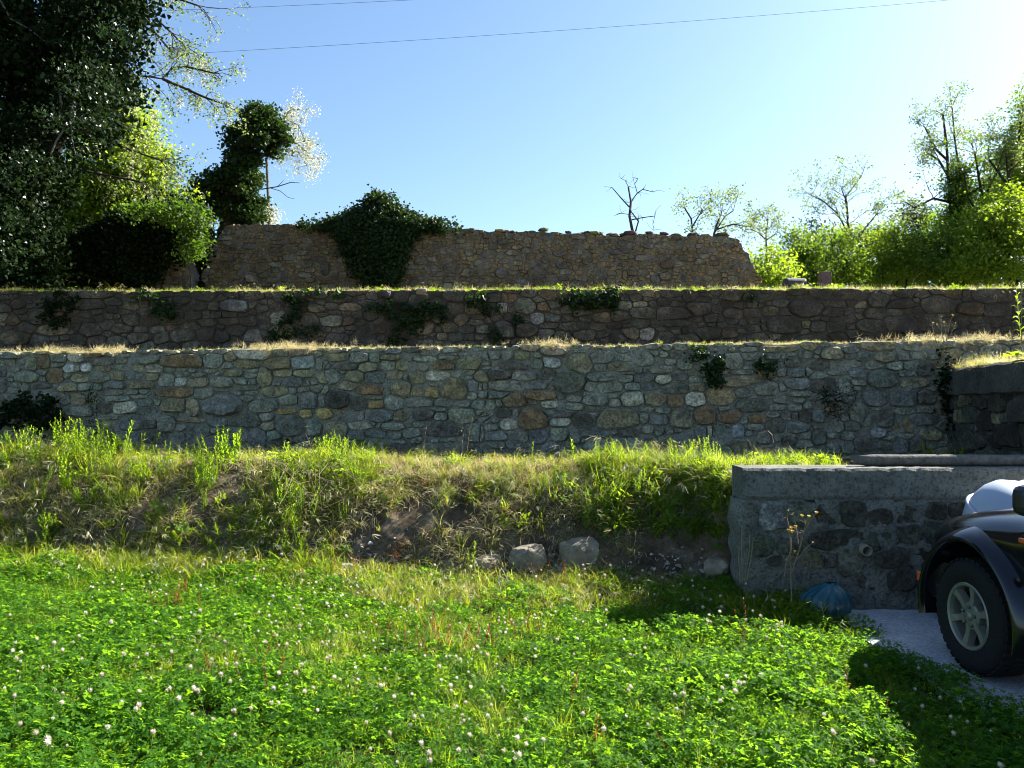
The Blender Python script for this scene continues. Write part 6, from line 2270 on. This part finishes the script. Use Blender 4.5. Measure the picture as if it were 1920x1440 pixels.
def stalks(name, label, d, base_px, stems, heads, mat, leaves=0, r=0.004, base_z=None, cat='flower'):
    """thin stalks through pixels at distance d, with small yellow flower heads or buds"""
    b = W(base_px[0], base_px[1], d)
    if base_z is not None:
        b.z = base_z
    t = empty(name, b)
    tag(t, label, cat)
    mb = MB()
    for i, L_ in enumerate(stems):
        pts = [W(x, y, d + 0.03 * math.sin(i * 2 + k)) - b for k, (x, y) in enumerate(L_)]
        mb.tube(pts, [r * (1 - 0.5 * k / len(pts)) for k in range(len(pts))], 5)
        for _ in range(leaves):
            q = R.random()
            k = min(int(q * (len(pts) - 1)), len(pts) - 2)
            p_ = pts[k].lerp(pts[k + 1], R.random())
            dd = Vector((R.gauss(0, 1), R.gauss(0, 0.6), R.gauss(0.2, 0.6))).normalized()
            mb.tube([p_, p_ + dd * R.uniform(0.02, 0.06)], [0.002, 0.0008], 4)
    mb.build('stem', M[mat], t)
    for (x, y, kind) in heads:
        p_ = W(x, y, d) - b
        mb = MB()
        if kind == 'y':
            n, rr_ = 14, 0.017
            for k in range(n):
                a = 2 * math.pi * k / n
                dv, sv_ = Vector((math.cos(a), math.sin(a) * 0.8, 0.35 * math.sin(a) + 0.25)), Vector((-math.sin(a), math.cos(a), 0))
                mb.add([p_, p_ + dv * rr_ * 0.6 + sv_ * 0.0035, p_ + dv * rr_, p_ + dv * rr_ * 0.6 - sv_ * 0.0035], [(0, 1, 2, 3)])
            mb.lathe([(0.0005, 0.006), (0.006, 0.004), (0.007, -0.002), (0.003, -0.012)], 8, p_)
            me_ = mb.build('flower_head', M['yellow'], t)
        else:
            for k in range(9):
                dv = Vector((R.gauss(0, 1), R.gauss(0, 1), R.gauss(0.3, 0.8))).normalized() * 0.011
                sv_ = dv.cross(Vector((0.3, 0.2, 0.9))).normalized() * 0.003
                mb.add([p_, p_ + dv * 0.6 + sv_, p_ + dv, p_ + dv * 0.6 - sv_], [(0, 1, 2, 3)])
            mb.build('seed_head', M['seedhead'], t)
    return t


stalks('hawkweed', 'tall wiry plant with small yellow flowers in front of the concrete wall', 5.95, (1484, 1130),
       [[(1484, 1130), (1483, 1060), (1481, 1000), (1479, 990)], [(1484, 1130), (1482, 1050), (1484, 1005), (1492, 990)], [(1484, 1075), (1502, 1020), (1510, 985), (1509, 975)], [(1495, 1045), (1505, 1000), (1530, 962)], [(1483, 1000), (1475, 970), (1478, 958)], [(1483, 1030), (1473, 1060), (1471, 1080)],
        [(1486, 1060), (1510, 1030), (1524, 1017)], [(1484, 1050), (1490, 1034)], [(1510, 985), (1516, 968)], [(1497, 1020), (1493, 990), (1490, 975), (1487, 962)]],
       [(1479, 994, 'y'), (1484, 990, 'y'), (1492, 987, 'y'), (1486, 996, 'y'), (1504, 967, 'y'), (1517, 968, 'y'), (1531, 961, 'y'), (1490, 1034, 'y'), (1478, 957, 's'), (1524, 1017, 's'), (1487, 962, 's')], 'stem', 5, 0.0045, 0.02)
stalks('dry_weed', 'pair of dry seed stalks left of the yellow flowered plant', 6.1, (1392, 1090),
       [[(1392, 1090), (1390, 1010), (1391, 990)], [(1396, 1090), (1405, 1030), (1406, 1000)], [(1388, 1090), (1385, 1050), (1386, 1028)], [(1400, 1090), (1409, 1040), (1412, 1010)]],
       [(1391, 988, 's'), (1406, 998, 's'), (1386, 1026, 's'), (1412, 1008, 's'), (1400, 1030, 's')], 'seedhead', 8, 0.004, 0.1, 'weed')
stalks('hawkweed', 'spindly plant with yellow flowers on top of the lowest wall near its right end', 8.72, (1770, 690),
       [[(1770, 690), (1768, 660), (1775, 640), (1782, 600), (1787, 592)], [(1768, 670), (1755, 640), (1748, 612), (1750, 606)], [(1772, 650), (1765, 620), (1766, 595)], [(1775, 640), (1772, 615), (1770, 605)], [(1778, 635), (1790, 612), (1792, 606)], [(1772, 680), (1785, 672), (1791, 670)], [(1765, 685), (1740, 672), (1722, 655)], [(1770, 690), (1750, 682), (1740, 678)], [(1770, 690), (1785, 680), (1800, 684)]],
       [(1750, 605, 'y'), (1771, 604, 'y'), (1787, 591, 'y'), (1791, 669, 'y'), (1766, 594, 's'), (1792, 606, 's'), (1757, 608, 's')], 'stem', 9, 0.004)
stalks('dry_weed', 'dry reddish seed stalk on the bank edge in front of the lowest wall', on_bank(866, 8.6).y, (866, 850),
       [[(866, 850), (868, 815), (867, 793)], [(875, 850), (880, 810), (886, 785)], [(795, 850), (797, 815), (800, 800)]], [(867, 795, 's'), (868, 803, 's'), (865, 808, 's'), (886, 785, 's')], 'stem', 6, 0.003, None, 'weed')
stalks('bramble', 'arching red bramble shoot on the bank edge right of centre', on_bank(1412, 8.6).y, (1412, 860),
       [[(1412, 860), (1414, 830), (1424, 813), (1440, 808), (1448, 816), (1450, 830)], [(1412, 845), (1405, 828), (1400, 824)]], [], 'stem', 0, 0.006, None, 'bramble')
stalks('dry_weed', 'withered stalk beside the drain pipe of the lowest wall', on_bank(585, 8.8).y, (585, 855), [[(585, 855), (580, 830), (573, 812), (577, 800)], [(582, 840), (588, 825)]], [(577, 800, 's'), (580, 822, 's')], 'stem', 5, 0.004, None, 'weed')
t = empty('dry_roots', on_bank(590, 7.4))
base = Vector(t.location)
tag(t, 'tangle of dry roots and twigs hanging from the bank edge below the drain pipe', 'roots')
for k in range(16):
    mb = MB()
    x0 = R.uniform(505, 640)
    x1, x2 = x0 + R.gauss(15, 25), x0 + R.gauss(30, 40)
    y1, y2 = 880 + R.uniform(0, 30), 885 + R.uniform(10, 75)
    mb.tube([W(x0, 868, 7.95) - base, W(x1, y1, 7.74) - base, W((x1 + x2) / 2, (y1 + y2) / 2 + 8, 7.6) - base, W(x2, y2, 7.5) - base], [0.0026, 0.0026, 0.002, 0.0015], 4)
    mb.build('root', M['stem'], t)
stalks('nettle', 'tall sunlit leafy plant on the wall top at the right edge of the picture', 8.4, (1915, 640), [[(1915, 640), (1915, 600), (1914, 560), (1916, 530)]], [], 'stem_green', 0, 0.004)
o = bpy.data.objects.new('leaves', proto('leaves', leafy_stem(0.55, 16, 0.11, 0.022, 0.2), [M['weed']]))
C.objects.link(o)
o.parent = bpy.data.objects['nettle']
# big leaf at the right edge
t = weed('dock_plant', 'large curled sunlit leaves on the cap of the side wall, right edge', 'plant', W(1905, 672, 7.2), lambda: [('leaves', herb(7, 0.03, 0.05, 0.16), [M['weed']])])
# grass mat on the cap of the side wall
cap = []
for _ in range(260):
    u = R.uniform(0.0, 2.1)
    p = WR.world(u, R.uniform(-0.4, 0.04), 2.005)
    cap.append((p, R.uniform(0.6, 1.3), (R.gauss(0.5, 0.4), R.gauss(-0.4, 0.4), R.uniform(0, 6.28))))
scat('cap_grass', [(P_hay, cap[:170]), (P_yellow, [(p, s * 0.55, r) for p, s, r in cap[170:]])], 'dry grass heaped on the cap of the side wall')
